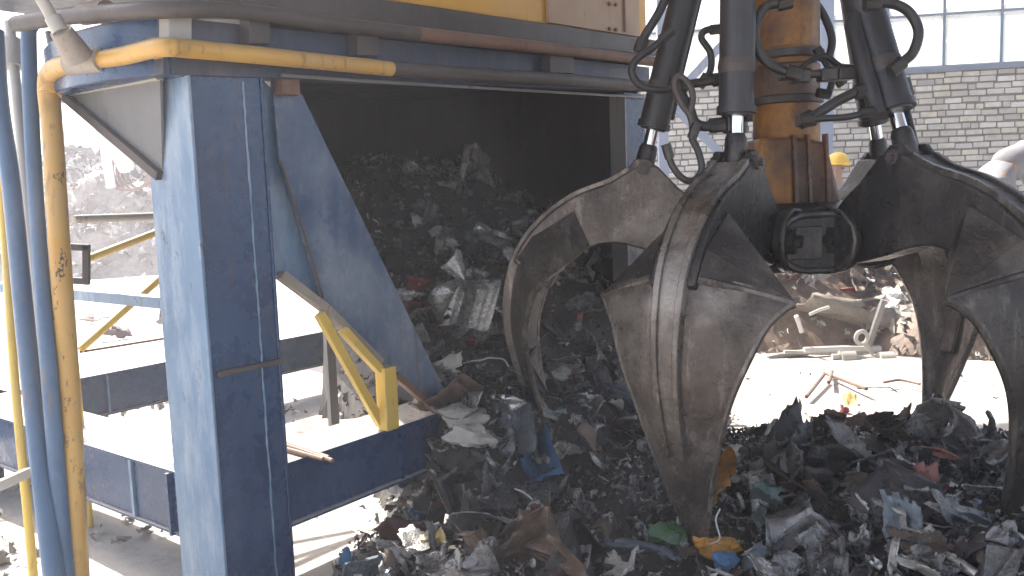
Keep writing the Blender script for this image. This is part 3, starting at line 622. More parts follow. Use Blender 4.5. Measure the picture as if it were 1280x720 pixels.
    # tip
    e = BL[-1]; b = MB().tube([RT(az, e.x+.055, 0, e.z+.16), RT(az, e.x-.005, 0, e.z+.04), RT(az, e.x-.035, 0, e.z-.045)], [.020, .040, .026], 12); b.build('tip', M['tine_edge' if ti < 2 else 'tine_dark'], arm)
    # ear at the rod end + pins
    b = MB()
    for sg in (-1, 1):
        pr2 = [(.58, .0), (.60, .085), (.64, .125), (.70, .125), (.745, .07), (.80, -.02), (.6, -.1)]
        n = len(pr2); b.add([RT(az, r_, sg*.05, z_) for r_, z_ in pr2]+[RT(az, r_, sg*.08, z_) for r_, z_ in pr2], [tuple(range(n)), tuple(range(2*n-1, n-1, -1))]+[(i, (i+1) % n, n+(i+1) % n, n+i) for i in range(n)])
    b.build('ear', M['grease' if ti != 1 else 'tine'], arm, bevel=.006)
    b = MB().tube([RT(az, .665, -.10, .075), RT(az, .665, .10, .075)], .030, 14); b.tube([RT(az, .665, -.118, .075), RT(az, .665, .118, .075)], .016, 8).build('pin', M['dark_pipe'], arm)
    # hub lugs with the pivot pin
    for sg in (-1, 1):
        pr2 = [(.15, -.15), (.40, -.13), (.47, -.15), (.52, -.20), (.535, -.26), (.52, -.32), (.47, -.37), (.40, -.395), (.15, -.39)]
        b = MB(); n = len(pr2); b.add([RT(az, r_, sg*.105, z_) for r_, z_ in pr2]+[RT(az, r_, sg*.145, z_) for r_, z_ in pr2], [tuple(range(n)), tuple(range(2*n-1, n-1, -1))]+[(i, (i+1) % n, n+(i+1) % n, n+i) for i in range(n)])
        b.build('lug', M['grease'], hub, bevel=.006)
        rim = [RT(az, r_, sg*.146, z_) for r_, z_ in pr2]; b = MB().tube(rim+[rim[0]], .014, 8, cap=False); b.build('lug_rim', M['tine_dark'], hub)
    b = MB().tube([RT(az, .43, -.175, -.26), RT(az, .43, .175, -.26)], .055, 16); b.tube([RT(az, .43, -.20, -.26), RT(az, .43, .20, -.26)], .028, 6).build('pivot_pin', M['grease'], hub)
# oval link plate on the hub facing the yard
lc = at(1026, 303, 3.66); lx = Vector((.995, -.05, 0)).normalized(); ly = lx.cross(Z)*-1
def stad(hw_, hh, off, n=10):
    pts = []
    for sgn, a0 in ((1, -90), (-1, 90)):
        for k in range(n+1): a = R(a0+180*k/n); pts.append(lc+lx*(sgn*(hw_-hh)+hh*math.cos(a))+Z*(hh*math.sin(a))+ly*off)
    return pts
if ly.y > 0: ly = -ly
b = MB().prism([p-ly*.22 for p in stad(.185, .125, 0)], ly*.22); lp = b.build('link_plate', M['grease'], hub, bevel=.006)
b = MB(); q = stad(.178, .118, .004); b.tube(q+[q[0]], .016, 8, cap=False); b.build('link_rim', M['tine_dark'], hub)
b = MB().prism([p for p in stad(.06, .045, .0)], ly*.012)
c = lc+lx*.095; MB().tube([c, c+ly*.02, c+ly*.021, c+ly*.05], [.058, .058, .036, .036], 14).build('pivot_bolt', M['tine_dark'], hub)
b = MB().box(lc-lx*.07+ly*.006, lx*.075, Z*.07, ly*.006).build('cover_plate', M['tine_dark'], hub, bevel=.004)
# cylinders
ctop = {0: (.61, 1.05), 1: (.41, 1.05), 2: (.32, 1.05), 3: (.42, 1.05), 4: (.45, 1.05)}
for ti, az in enumerate(AZ):
    rt_, zt_ = ctop[ti]; T0 = RT(az, rt_, 0, zt_); E0 = RT(az, .665, 0, .075); dv = (E0-T0).normalized(); Lc = (E0-T0).length
    cylp = thing('tmp', E0) if False else None
    r_ = .071 if ti != 2 else .077
    B0 = T0+dv*(Lc-.20)
    b = MB().tube([T0-dv*.35, B0-dv*.03, B0-dv*.029, B0, B0+dv*.001, B0+dv*.008], [r_, r_, r_+.008, r_+.008, r_-.01, r_-.012], 22); cy = b.build('cylinder', M['barrel'], gr)
    b = MB().tube([B0-dv*.22, B0-dv*.19, B0-dv*.189, B0-dv*.16], [r_+.001, r_+.006, r_+.006, r_+.001], 22); b.build('clamp_band', M['dark_pipe'], cy)
    b = MB().tube([B0, E0-dv*.06], .030, 16); b.build('rod', M['chrome'], cy)
    b = MB().tube([E0-dv*.12, E0-dv*.10, E0-dv*.05, E0+dv*.02], [.036, .044, .046, .046], 14); b.build('rod_eye', M['grease'], cy)
    tg = Vector((-math.sin(az), math.cos(az), 0)); rd = tg.cross(dv).normalized()
    off = (tg*(-.6)+rd*.6)*(r_+.02)/.85 if ti != 2 else tg*(r_+.020)*1
    b = MB().tube([B0-dv*.75+off, B0-dv*.10+off], .016, 10); b.build('feed_tube', M['barrel'], cy)
    b = MB().box(B0-dv*.10+off*.9, dv*.04, tg*.028, rd*.028); b.build('port_block', M['grease'], cy, bevel=.004)
    if ti == 2:
        o2 = tg*(r_+.028); b = MB().tube([B0-dv*.42-o2*.7+rd*0, B0-dv*.38-o2, B0+dv*.02-o2], [.028, .034, .034], 12); b.build('side_tube', M['barrel'], cy)
        o2 = -tg*(r_+.015)*-1
        b = MB().tube([B0-dv*.02+tg*.07, B0+dv*.26+tg*.055], .016, 10); b.build('guard_rod', M['grease'], cy)
# hoses
def hose(pxs, r_, Y, label=None, mat='rubber', ends=True):
    pts = [at(p[0], p[1], p[2] if len(p) > 2 else Y) for p in pxs]
    h = MB().tube(spline(pts, 8), r_, 12).build('hose', M[mat], gr)
    if ends:
        for a_, b_ in ((pts[0], pts[1]), (pts[-1], pts[-2])):
            d_ = (b_-a_).normalized(); MB().tube([a_-d_*.01, a_+d_*.05], r_*1.45, 8).build('fitting', M['grease'], h)
hose([(838, 40), (818, 58), (795, 75), (790, 92), (803, 108), (830, 112), (850, 104)], .016, 3.75)
hose([(840, -20), (824, 15), (806, 45), (800, 62)], .020, 3.9)
hose([(986, 2), (958, 8), (945, 30), (944, 52), (955, 74), (975, 87), (997, 93)], .021, 3.62)
hose([(997, 93), (1022, 92), (1050, 87), (1066, 88)], .017, 3.65)
hose([(1084, 5), (1112, 4), (1135, 14), (1148, 38), (1142, 64), (1128, 78), (1116, 88)], .020, 3.5)
hose([(846, 97), (852, 118), (862, 136), (868, 152), (880, 158), (902, 156)], .021, 3.6)
hose([(862, 142), (866, 122), (861, 105), (848, 95), (843, 108), (852, 130), (863, 146), (866, 168)], .013, 3.55, mat='dark_pipe', ends=False)
hose([(833, 183), (840, 206), (852, 222), (866, 226), (877, 212), (873, 190), (865, 172), (870, 158)], .014, 3.5)
hose([(902, 36), (882, 38), (877, 48), (888, 66), (888, 88), (876, 106)], .015, 3.9)
hose([(1002, 152), (1022, 142), (1044, 128), (1066, 117), (1084, 112)], .021, 3.55)
hose([(1002, 150), (1030, 148), (1060, 146), (1090, 139)], .014, 3.5)
hose([(1022, 62), (1034, 82), (1040, 100), (1034, 118), (1024, 116)], .015, 3.9)
hose([(1010, -10), (1030, 20), (1040, 50), (1036, 80), (1052, 104)], .018, 4.1)
hose([(844, 108), (870, 104), (905, 98)], .020, 3.8, mat='grease')
hose([(996, 96), (1010, 78), (1030, 70), (1046, 80), (1062, 92)], .013, 3.75)
for (x, y, Y) in ((1000, 96, 3.66), (1008, 150, 3.55), (1034, 94, 3.66), (1056, 92, 3.66), (985, 92, 3.8)):
    c = at(x, y, Y); MB().box(c, (.035, 0, 0), (0, .035, 0), (0, 0, .026)).build('valve_block', M['grease'], gr, bevel=.006)
# ============================================================ SCRAP
def sheet_proto(seed, nx=7, ny=7, L=1.0, W=.7, folds=2, crump=.05, curl=0.0, hole=.04):
    rnd = random.Random(seed); P = {}; off = Vector((rnd.random()*50, rnd.random()*50, 0))
    cq = [Vector((sx*L*.5*rnd.uniform(.45, 1.25), sy*W*.5*rnd.uniform(.45, 1.25), 0)) for sx, sy in ((-1, -1), (1, -1), (1, 1), (-1, 1))]
    for j in range(ny+1):
        for i in range(nx+1):
            a_, b_ = i/nx, j/ny; p = (cq[0]*(1-a_)+cq[1]*a_)*(1-b_)+(cq[3]*(1-a_)+cq[2]*a_)*b_
            edge = (i in (0, nx)) or (j in (0, ny)); jit = .030 if edge else .012
            ex = noise.noise(Vector((p.x*4, p.y*4, seed)))*.10
            P[i, j] = p*(1+ex)+Vector((rnd.uniform(-jit, jit)*L, rnd.uniform(-jit, jit)*W, 0))
    small = rnd.randint(2, 5) if crump > .02 else 1
    for f in range(folds+small):
        o_ = Vector((rnd.uniform(-.3, .3)*L, rnd.uniform(-.3, .3)*W, 0)); an = rnd.uniform(0, 6.28); dr = Vector((math.cos(an), math.sin(an), 0)); nrm = Vector((-dr.y, dr.x, 0))
        big = f < folds
        ang = rnd.choice((-1, 1))*(rnd.uniform(.5, 2.2) if big else rnd.uniform(.25, .8)); wd = rnd.uniform(.01, .08)*L
        for k, p in P.items():
            d = (p-o_).dot(nrm)
            if d > 0: P[k] = Matrix.Rotation(ang*min(1, d/wd), 3, dr) @ (p-o_) + o_
    for k, p in P.items():
        P[k] = p + noise.noise_vector(p*3.5+off)*crump*1.2 + Vector((rnd.uniform(-1, 1), rnd.uniform(-1, 1), rnd.uniform(-1, 1)))*crump*.28*L
    if curl:
        for k, p in P.items():
            a_ = p.x*curl; r_ = 1/curl; P[k] = Vector((math.sin(a_)*(r_-p.z), p.y, r_-(r_-p.z)*math.cos(a_)))
    fs = []
    for j in range(ny):
        for i in range(nx):
            corner = (i in (0, nx-1)) and (j in (0, ny-1)); eb = (i in (0, nx-1)) or (j in (0, ny-1))
            if corner and rnd.random() < .5: continue
            if eb and rnd.random() < .05: continue
            a, b_, c, d = (i, j), (i+1, j), (i+1, j+1), (i, j+1)
            fs += [(a, b_, c), (a, c, d)] if rnd.random() < .5 else [(a, b_, d), (b_, c, d)]
    keys = list(P); idx = {k: i for i, k in enumerate(keys)}
    c = sum(P.values(), Vector())/len(P)
    return [P[k]-c for k in keys], [tuple(idx[k] for k in f) for f in fs]
def lump_proto(seed):
    rnd = random.Random(seed); bm = bmesh.new(); bmesh.ops.create_icosphere(bm, subdivisions=3, radius=.5)
    off = Vector((rnd.random()*50, 3, 8)); sc = Vector((1, rnd.uniform(.5, .9), rnd.uniform(.3, .6)))
    for v in bm.verts:
        n_ = noise.noise(v.co*2.2+off)*.5+abs(noise.noise(v.co*5+off))*.35
        cell = noise.voronoi(v.co*2.6+off)[0]; n_ += (cell[1]-cell[0])*.5-.2; v.co = v.co*(1+n_); v.co = Vector((v.co.x*sc.x, v.co.y*sc.y, v.co.z*sc.z))
    r_ = ([v.co.copy() for v in bm.verts], [tuple(v.index for v in f.verts) for f in bm.faces]); bm.free(); return r_
def mk_mesh(name, vf, mat, sharp=30):
    me = bpy.data.meshes.new(name); me.from_pydata(vf[0], [], vf[1]); me.materials.append(mat)
    bm = bmesh.new(); bm.from_mesh(me)
    lo = [v for v in bm.verts if not v.link_faces]; bmesh.ops.delete(bm, geom=lo, context='VERTS')
    bmesh.ops.recalc_face_normals(bm, faces=bm.faces); bm.to_mesh(me); bm.free()
    me.polygons.foreach_set('use_smooth', [True]*len(me.polygons)); me.set_sharp_from_angle(angle=R(sharp)); return me
def place(name, me, loc, rot, sc, mat, label, cat, group, thick=.004):
    o = bpy.data.objects.new(name, me); COL.objects.link(o); o.location = loc; o.rotation_euler = rot; o.scale = sc if isinstance(sc, tuple) else (sc,)*3
    o.material_slots[0].link = 'OBJECT'; o.material_slots[0].material = mat
    if thick:
        md = o.modifiers.new('solid', 'SOLIDIFY'); md.thickness = thick/(o.scale[0]); md.offset = 0
    return tag(o, label, cat, group)
PS = [mk_mesh('scrap_sheet', sheet_proto(i, nx=10, ny=9, folds=1+i % 3, crump=(.015, .035, .06)[i % 3], curl=(0, 0, 2.0, 4.2)[i % 4], W=(.55, .8, .95)[(i//3) % 3]), SC['dark grey'], (20, 28, 45)[i % 3]) for i in range(30)]
PT = [mk_mesh('metal_strip', sheet_proto(100+i, nx=12, ny=2, L=1.1, W=.13, folds=3, crump=.03, curl=(0, 1.5, 3)[i % 3], hole=0), SC['dark grey']) for i in range(10)]
PL = [mk_mesh('scrap_lump', lump_proto(200+i), SC['dark grey'], 40) for i in range(10)]
# heap core
b = MB(); NX, NY = 110, 110; vs = []; X0, X1, Y0, Y1 = -1.4, 4.5, 1.2, 7.2
for j in range(NY+1):
    for i in range(NX+1):
        x = X0+(X1-X0)*i/NX; y = Y0+(Y1-Y0)*j/NY; h = heap_h(x, y)
        vs.append((x, y, max(h-.03, -.08)))
fs = [(j*(NX+1)+i, j*(NX+1)+i+1, (j+1)*(NX+1)+i+1, (j+1)*(NX+1)+i) for j in range(NY) for i in range(NX)]
fs = [f for f in fs if max(vs[q][2] for q in f) > -.03]
b.add(vs, fs); o = b.build('scrap_heap', M['core'], smooth=False); tag(o, 'dark packed bed of the scrap heap under the grab and into the hopper', 'scrap heap', kind='stuff')
# mass of small shreds
def shred_mass(name, spots, mat, label, cat, seed, protos=8):
    rnd = random.Random(seed); pr = [sheet_proto(300+seed*20+i, nx=3, ny=3, folds=1+i % 2, crump=.06, curl=(0, 0, 2.5)[i % 3], W=(.35, .6, .9)[i % 3], hole=0) for i in range(protos)]
    b = MB()
    for (p, sz) in spots:
        vs, fs = rnd.choice(pr); m_ = Matrix.Rotation(rnd.uniform(0, 6.28), 3, 'Z') @ Matrix.Rotation(rnd.gauss(0, .7), 3, 'X') @ Matrix.Rotation(rnd.gauss(0, .6), 3, 'Y')
        st = rnd.uniform(.5, 1.6)
        b.add([p + m_ @ Vector((v.x*sz*st, v.y*sz, v.z*sz)) for v in vs], fs)
    me = bpy.data.meshes.new(name); me.from_pydata(b.v, [], b.f); me.materials.append(mat); me.update()
    o = bpy.data.objects.new(name, me); COL.objects.link(o); return tag(o, label, cat, kind='stuff')
rnd = random.Random(77); spots = []
while len(spots) < 15000:
    x = rnd.uniform(-1.2, 4.2); y = rnd.uniform(1.7, 6.8); h = heap_h(x, y)
    if h < .01 and rnd.random() < .985: continue
    s_, v_ = sv_of(Vector((x, y, 0)))
    spots.append((Vector((x, y, max(h, 0)+rnd.uniform(-.015, .035))), min(.11, rnd.lognormvariate(-3.25, .45))))
shred_mass('small_shreds', spots, M['shreds'], 'countless small torn shreds of metal and plastic covering the heap', 'scrap shreds', 1)
# individual pieces, the ones that show
rnd = random.Random(5); pal = (['dark grey']*9+['black']*3+['mid grey']*9+['brown']*3+['silvery']*6+['pale']*4+['blue grey']*2+['maroon']+['teal'])
GL = {'dark grey': 'torn dark grey steel sheet crumpled among its like on the scrap heap', 'black': 'black crumpled sheet lying on the scrap heap', 'mid grey': 'bent mid grey metal sheet lying on the scrap heap', 'brown': 'bent dirty brown sheet lying on the scrap heap',
 'silvery': 'shiny silvery crumpled sheet lying on the scrap heap', 'pale': 'pale dirty torn panel lying on the scrap heap', 'blue grey': 'blue grey bent panel piece lying on the scrap heap', 'maroon': 'dark maroon bent panel piece lying on the scrap heap', 'teal': 'grey teal bent panel piece lying on the scrap heap'}
cnt = 0; tries = 0
while cnt < 290 and tries < 4000:
    tries += 1
    px = rnd.uniform(380, 1290); py = rnd.uniform(215, 730)
    p = heap_hit(px, py)
    if p is None or p.z < .02 or p.x < -.66: continue
    s_, v_ = sv_of(p)
    if s_ < 1.0+v_*.6 and v_ > .2: continue
    k = rnd.choice(pal); dist = p.y; sz = rnd.choice((.14, .17, .20, .25, .31, .36))*(1 if dist < 4.4 else 1.1)
    if dist < 2.7: sz = min(sz, .22)
    if p.x < -.35: sz = min(sz, .18)
    if .2 < p.x < 1.3 and p.y < 3.4: sz = min(sz, .16)
    if k in ('pale', 'silvery', 'teal', 'maroon'): sz = min(sz, .19)
    if p.y > 3.75 and sv_of(p)[1] < .1 and p.x > .8: sz = min(sz, .15 if p.x < 1.9 else .11)
    if sv_of(p)[1] > .3: sz = max(sz, .2)*1.15; k = rnd.choice(('mid grey', 'silvery', 'dark grey', 'mid grey', 'pale', 'brown', 'silvery')) if rnd.random() < .7 else k
    rot = (rnd.gauss(0, .65), rnd.gauss(0, .6), rnd.uniform(0, 6.28))
    place('scrap_sheet', rnd.choice(PS), p+Z*(sz*.16), rot, sz, SC[k], GL[k], 'scrap metal', k+' sheets on the scrap heap', .0035); cnt += 1
for i in range(90):
    p = heap_hit(rnd.uniform(400, 1280), rnd.uniform(230, 725))
    if p is None or p.z < .03 or p.x < -.66: continue
    if sv_of(p)[0] < 1.0+sv_of(p)[1]*.6 and sv_of(p)[1] > .2: continue
    k = rnd.choice(('dark grey', 'silvery', 'brown', 'mid grey', 'black'))
    place('metal_strip', rnd.choice(PT), p+Z*.03, (rnd.gauss(0, .4), rnd.gauss(0, .45), rnd.uniform(0, 6.28)), rnd.uniform(.14, .34), SC[k], 'narrow twisted %s metal strip on the scrap heap' % k, 'metal strip', k+' strips on the scrap heap', .003)
for i in range(26):
    p = heap_hit(rnd.uniform(430, 1280), rnd.uniform(330, 725))
    if p is None or p.z < .03 or p.x < -.66: continue
    if sv_of(p)[0] < 1.0+sv_of(p)[1]*.6 and sv_of(p)[1] > .2: continue
    k = rnd.choice(('dark grey', 'black', 'mid grey', 'brown', 'silvery'))
    place('crushed_lump', rnd.choice(PL), p+Z*.02, (rnd.gauss(0, .5), rnd.gauss(0, .5), rnd.uniform(0, 6.28)), rnd.uniform(.08, .16), SC[k], 'crushed %s lump wedged in the scrap heap' % k, 'scrap lump', k+' lumps on the scrap heap', 0)
rnd = random.Random(61)
for i in range(22):
    p = heap_hit(rnd.uniform(400, 1280), rnd.uniform(300, 725))
    if p is None or p.x < -.66 or (sv_of(p)[0] < 1.0+sv_of(p)[1]*.6 and sv_of(p)[1] > .2): continue
    pts = [p+Z*.02]; d_ = Vector((rnd.uniform(-1, 1), rnd.uniform(-1, 1), .3)).normalized()
    for k in range(6):
        pts.append(pts[-1]+d_*rnd.uniform(.03, .07)); d_ = (d_+Vector((rnd.uniform(-.8, .8), rnd.uniform(-.8, .8), rnd.uniform(-.7, .5)))).normalized()
    kk = ('rubber', 'rust', 'white_bar')[i % 3]; nm = ('black', 'rusty', 'pale')[i % 3]
    tag(MB().tube(spline(pts, 4), rnd.uniform(.0025, .006), 6).build('wire', M[kk]), 'thin bent %s wire sticking out of the scrap heap' % nm, 'wire', nm+' wires on the scrap heap')
for i in range(9):
    p = heap_hit(rnd.uniform(450, 1270), rnd.uniform(480, 720))
    if p is None or p.x < -.66: continue
    a_ = rnd.uniform(0, 6.28); d_ = Vector((math.cos(a_), math.sin(a_), rnd.uniform(-.3, .5))); L_ = rnd.uniform(.05, .12); r_ = rnd.uniform(.012, .022)
    tag(MB().tube([p+Z*.04-d_*L_, p+Z*.045, p+Z*.03+d_*L_*.9], [r_, r_*1.05, r_*.8], 10).build('tube_piece', SC[('mid grey', 'brown', 'silvery')[i % 3]]), 'short bent %s tube lying in the scrap heap' % ('grey', 'brown', 'silvery')[i % 3], 'tube', ('grey', 'brown', 'silvery')[i % 3]+' tubes on the scrap heap')
# pieces that stand out
def face_cam(p, tilt=.0, yaw=0, roll=0):
    d = (Vector((0, 0, CAMZ))-p).normalized(); q = d.to_track_quat('Z', 'Y').to_matrix() @ Matrix.Rotation(roll, 3, 'Z') @ Matrix.Rotation(tilt, 3, 'X') @ Matrix.Rotation(yaw, 3, 'Y'); return q.to_euler()
def special(name, px, py, wpx, hpx, mat, label, cat, seed, tilt=-.35, yaw=.2, roll=0, folds=1, crump=.03, curl=0, lift=.09, kind='sheet', th=.004):
    p = heap_hit(px, py)
    if p is None: p = onz(px, py, .05)
    w_, h_ = wpx*p.y/FPX, hpx*p.y/FPX
    if kind == 'lump': vf = lump_proto(seed)
    else: vf = sheet_proto(seed, nx=8, ny=8, L=1, W=1, folds=folds, crump=crump, curl=curl)
    vf = ([Vector((v.x*w_, v.y*h_, v.z*(w_+h_)/2)) for v in vf[0]], vf[1])
    me = mk_mesh(name, vf, SC[mat], 30); d = (Vector((0, 0, CAMZ))-p).normalized()
    o = place(name, me, p+d*lift+Z*.02, face_cam(p, tilt, yaw, roll), 1.0, SC[mat], label, cat, None, th if kind != 'lump' else 0); return o
special('bent_sheet', 672, 590, 62, 110, 'blue', 'tall bent panel with a bright blue lower half under the left claw', 'scrap sheet', 901, roll=.25, folds=1)
special('bent_sheet', 645, 535, 52, 100, 'blue grey', 'upright grey blue sheet just left of the left claw tip', 'scrap sheet', 902, roll=-.1, folds=0)
special('pale_block', 583, 527, 58, 44, 'pale', 'pale dusty block below the tip of the blue chute plate', 'block', 903, kind='lump')
special('pale_block', 592, 551, 56, 36, 'pale', 'larger pale slab resting under another pale block by the chute', 'slab', 904, kind='lump')
special('pale_sheet', 556, 470, 62, 56, 'pale', 'pale grey panel leaning against the end of the chute plate', 'scrap sheet', 905, folds=0, roll=.5)
special('maroon_sheet', 503, 668, 70, 56, 'maroon', 'maroon torn panel at the lower left of the heap', 'scrap sheet', 906, roll=-.3)
special('blue_scrap', 521, 650, 36, 44, 'blue', 'small blue folded strip beside the maroon panel', 'scrap', 907, roll=.5)
special('yellow_scrap', 544, 678, 32, 26, 'yellow', 'small yellow torn scrap right of the maroon panel', 'scrap', 908)
special('blue_scrap', 436, 706, 26, 44, 'blue', 'bright blue scrap at the bottom left foot of the heap', 'scrap', 909, roll=-.3)
special('white_sheet', 599, 636, 44, 32, 'silvery', 'small white square plate in front of the blue panel', 'scrap sheet', 910, folds=0, crump=.01)
special('torn_sheet', 494, 604, 40, 42, 'silvery', 'light grey square panel leaning on the left slope of the heap', 'scrap sheet', 911, folds=0, crump=.01, roll=.3)
special('crumpled_sheet', 615, 662, 150, 28, 'mid grey', 'long crumpled grey sheet lying across the front of the heap', 'sheet', 912, tilt=-.8, crump=.05, roll=-.05)
special('blue_scrap', 792, 689, 60, 26, 'blue grey', 'small blue grey flat piece left of the front claw tip', 'scrap', 913, tilt=-.7)
special('teal_scrap', 736, 690, 44, 50, 'teal', 'pale teal folded piece in front of the blue grey flat piece', 'scrap', 914)
special('green_bottle', 834, 672, 46, 34, 'green', 'crushed dark green bottle left of the front claw tip', 'bottle', 915, kind='lump')
special('yellow_casting', 900, 606, 44, 120, 'orange', 'upright rusty yellow painted part right behind the front claw tip', 'machine part', 916, folds=1, crump=.05, lift=.1)
special('rusty_casting', 896, 690, 60, 40, 'orange', 'rusty orange lump below the upright yellow painted part', 'machine part', 917, kind='lump')
special('patterned_can', 908, 706, 34, 34, 'blue', 'crushed blue and white can at the bottom of the heap', 'can', 918, kind='lump')
special('crumpled_foil', 958, 624, 44, 50, 'teal', 'pale crumpled sheet with a teal edge right of the yellow painted part', 'sheet', 919, crump=.06)
special('dark_sheet', 1048, 585, 130, 46, 'black', 'wide glossy black folded sheet on the crest of the heap', 'sheet', 920, tilt=-.6, crump=.05)
special('torn_sheet', 985, 585, 80, 56, 'dark grey', 'broad dark grey panel left of the glossy black folded sheet', 'scrap sheet', 921, roll=.4, folds=1)
special('torn_sheet', 1088, 616, 66, 60, 'brown', 'olive brown folded panel below the glossy black sheet', 'scrap sheet', 922)
special('torn_sheet', 990, 665, 80, 66, 'mid grey', 'large smooth grey bent panel at the lower middle of the right heap', 'scrap sheet', 923, roll=.6, curl=1.5)
special('torn_sheet', 1168, 698, 96, 50, 'brown', 'wide brown grey panel at the bottom right of the heap', 'scrap sheet', 924, curl=1.2)
special('red_rag', 1156, 596, 30, 64, 'pink', 'faded red rag hanging below the rear right claw tip', 'rag', 925, crump=.05, lift=.1)
special('red_rag', 1176, 572, 46, 22, 'pink', 'faded red cloth strip draped across the top of the heap at the right claw', 'rag', 926, crump=.05, lift=.1)
special('yellow_scrap', 1062, 505, 18, 40, 'yellow', 'pale yellow torn shred standing on the crest of the heap', 'scrap', 927, roll=.3, lift=0)
special('red_scrap', 1054, 515, 18, 16, 'red', 'tiny red shred beside the standing pale yellow shred', 'scrap', 928, lift=0)
special('rusty_sheet', 1078, 535, 70, 34, 'brown', 'brown layered sheet on the crest under the yellow shred', 'sheet', 929, tilt=-.5, lift=0)
special('blue_scrap', 1222, 655, 44, 54, 'blue grey', 'blue grey torn panel at the right side of the heap', 'scrap sheet', 930)
special('white_shard', 1116, 704, 12, 60, 'silvery', 'narrow white upright shard at the bottom edge of the heap', 'shard', 931, folds=0, crump=.01, roll=-.1)
special('white_shard', 1068, 682, 24, 36, 'pale', 'small pale triangular plate near the bottom of the right heap', 'scrap sheet', 932, folds=0, crump=.01)
special('red_scrap', 522, 360, 50, 30, 'red', 'dull red torn piece on the slope inside the hopper', 'scrap', 933, crump=.05)
special('blue_scrap', 548, 388, 40, 18, 'blue', 'dull blue piece below the red one inside the hopper', 'scrap', 934)
special('blue_scrap', 655, 420, 36, 20, 'blue', 'dull blue piece beside the left claw inside the hopper', 'scrap', 935)
special('rusty_scrap', 505, 388, 50, 18, 'maroon', 'dull maroon strip near the edge of the chute plate inside the hopper', 'scrap', 936, tilt=-.7)
for k_, (x_, y_, m_) in enumerate(((575, 345, 'red'), (600, 380, 'blue'), (560, 415, 'maroon'), (470, 300, 'blue grey'), (590, 430, 'red'), (725, 400, 'red'), (700, 520, 'teal'))):
    special('small_bit', x_, y_, 26, 15, m_, 'small %s torn bit %s' % ({'red': 'red', 'blue': 'blue', 'maroon': 'maroon', 'blue grey': 'blue grey', 'teal': 'teal'}[m_], ('in the middle of the hopper slope, upper red one', 'in the middle of the hopper slope', 'low on the hopper slope left of the left claw', 'high on the hopper slope near the chute plate', 'low on the hopper slope close to the left claw', 'seen through the curve of the left claw', 'on the heap between the left and front claws')[k_]), 'scrap', 960+k_, crump=.05)
special('pale_sheet', 628, 515, 60, 40, 'silvery', 'crumpled light grey sheet between the pale blocks and the left claw', 'sheet', 937, crump=.07)
special('pale_sheet', 705, 460, 50, 40, 'mid grey', 'grey torn sheet seen through the curve of the left claw', 'sheet', 938, crump=.06)
special('crumpled_foil', 615, 300, 70, 30, 'silvery', 'thin crumpled foil high on the slope inside the hopper', 'foil', 939, crump=.08, roll=-.5)
special('crumpled_foil', 520, 282, 50, 24, 'mid grey', 'grey crumpled foil high at the left inside the hopper', 'foil', 940, crump=.08, roll=-.4)
b = MB().tube(spline([at(1206, 575, 3.5), at(1216, 562, 3.55), at(1228, 562, 3.6), at(1236, 580, 3.6), at(1238, 602, 3.6)], 6), .016, 10)
tag(b.build('hose_stub', M['rubber']), 'short black curved hose stub on top of the heap at the right', 'hose')
b = MB().tube(spline([at(1120, 545, 3.8), at(1134, 528, 3.8), at(1152, 516, 3.85), at(1165, 512, 3.9)], 6), .020, 10)
tag(b.build('hose_stub', M['rubber']), 'black ribbed hose end rising behind the rear right claw', 'hose')
# ------------------------------------------------------------ far yard: scrap bank at the right
def far_bank(cx, cy, rx, ry, h, seed): return lambda x, y: max(0, h*(1-((x-cx)/rx)**2-((y-cy)/ry)**2))*(1+.35*noise.noise(Vector((x*1.1, y*1.1, seed))))
fb = far_bank(3.6, 8.7, 3.0, 1.3, .95, 3)
rnd = random.Random(31)
def far_core(fn, x0, x1, y0, y1, nm, lb, mt=None):
    mt = mt or SC['brown']
    b = MB(); n = 40; vs = [(x0+(x1-x0)*i/n, y0+(y1-y0)*j/n, fn(x0+(x1-x0)*i/n, y0+(y1-y0)*j/n)-.04) for j in range(n+1) for i in range(n+1)]
    b.add(vs, [(j*(n+1)+i, j*(n+1)+i+1, (j+1)*(n+1)+i+1, (j+1)*(n+1)+i) for j in range(n) for i in range(n)]); o = b.build(nm, mt, smooth=False); return tag(o, lb, 'scrap heap', kind='stuff')
far_core(fb, .4, 6.8, 7.2, 10.2, 'far_scrap_heap', 'dusty bank of scrap lying before the brick wall')
sp = []
for i in range(1500):
    x = rnd.uniform(.6, 6.6); y = rnd.uniform(7.3, 9.9); h = fb(x, y)
    if h < .02: continue
    sp.append((Vector((x, y, h+rnd.uniform(0, .06))), rnd.uniform(.05, .18)))
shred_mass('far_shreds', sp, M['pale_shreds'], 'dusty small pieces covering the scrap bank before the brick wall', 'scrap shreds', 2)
fl = {'dusty tan': 'dusty tan bent sheet on the scrap bank before the brick wall', 'mid grey': 'grey bent sheet on the scrap bank before the brick wall', 'brown': 'brown bent sheet on the scrap bank before the brick wall', 'silvery': 'light silvery sheet on the scrap bank before the brick wall', 'dark grey': 'dark bent sheet on the scrap bank before the brick wall'}
for i in range(80):
    x = rnd.uniform(1.9, 5.2); y = rnd.uniform(7.6, 8.8); h = fb(x, y); k = rnd.choice(list(fl)+['dusty tan', 'brown'])
    place('scrap_sheet', rnd.choice(PS), Vector((x, y, h+.07)), (rnd.gauss(0, .6), rnd.gauss(0, .6), rnd.uniform(0, 6.28)), rnd.uniform(.16, .42), SC[k], fl[k], 'scrap metal', k+' sheets on the far scrap bank', .006)
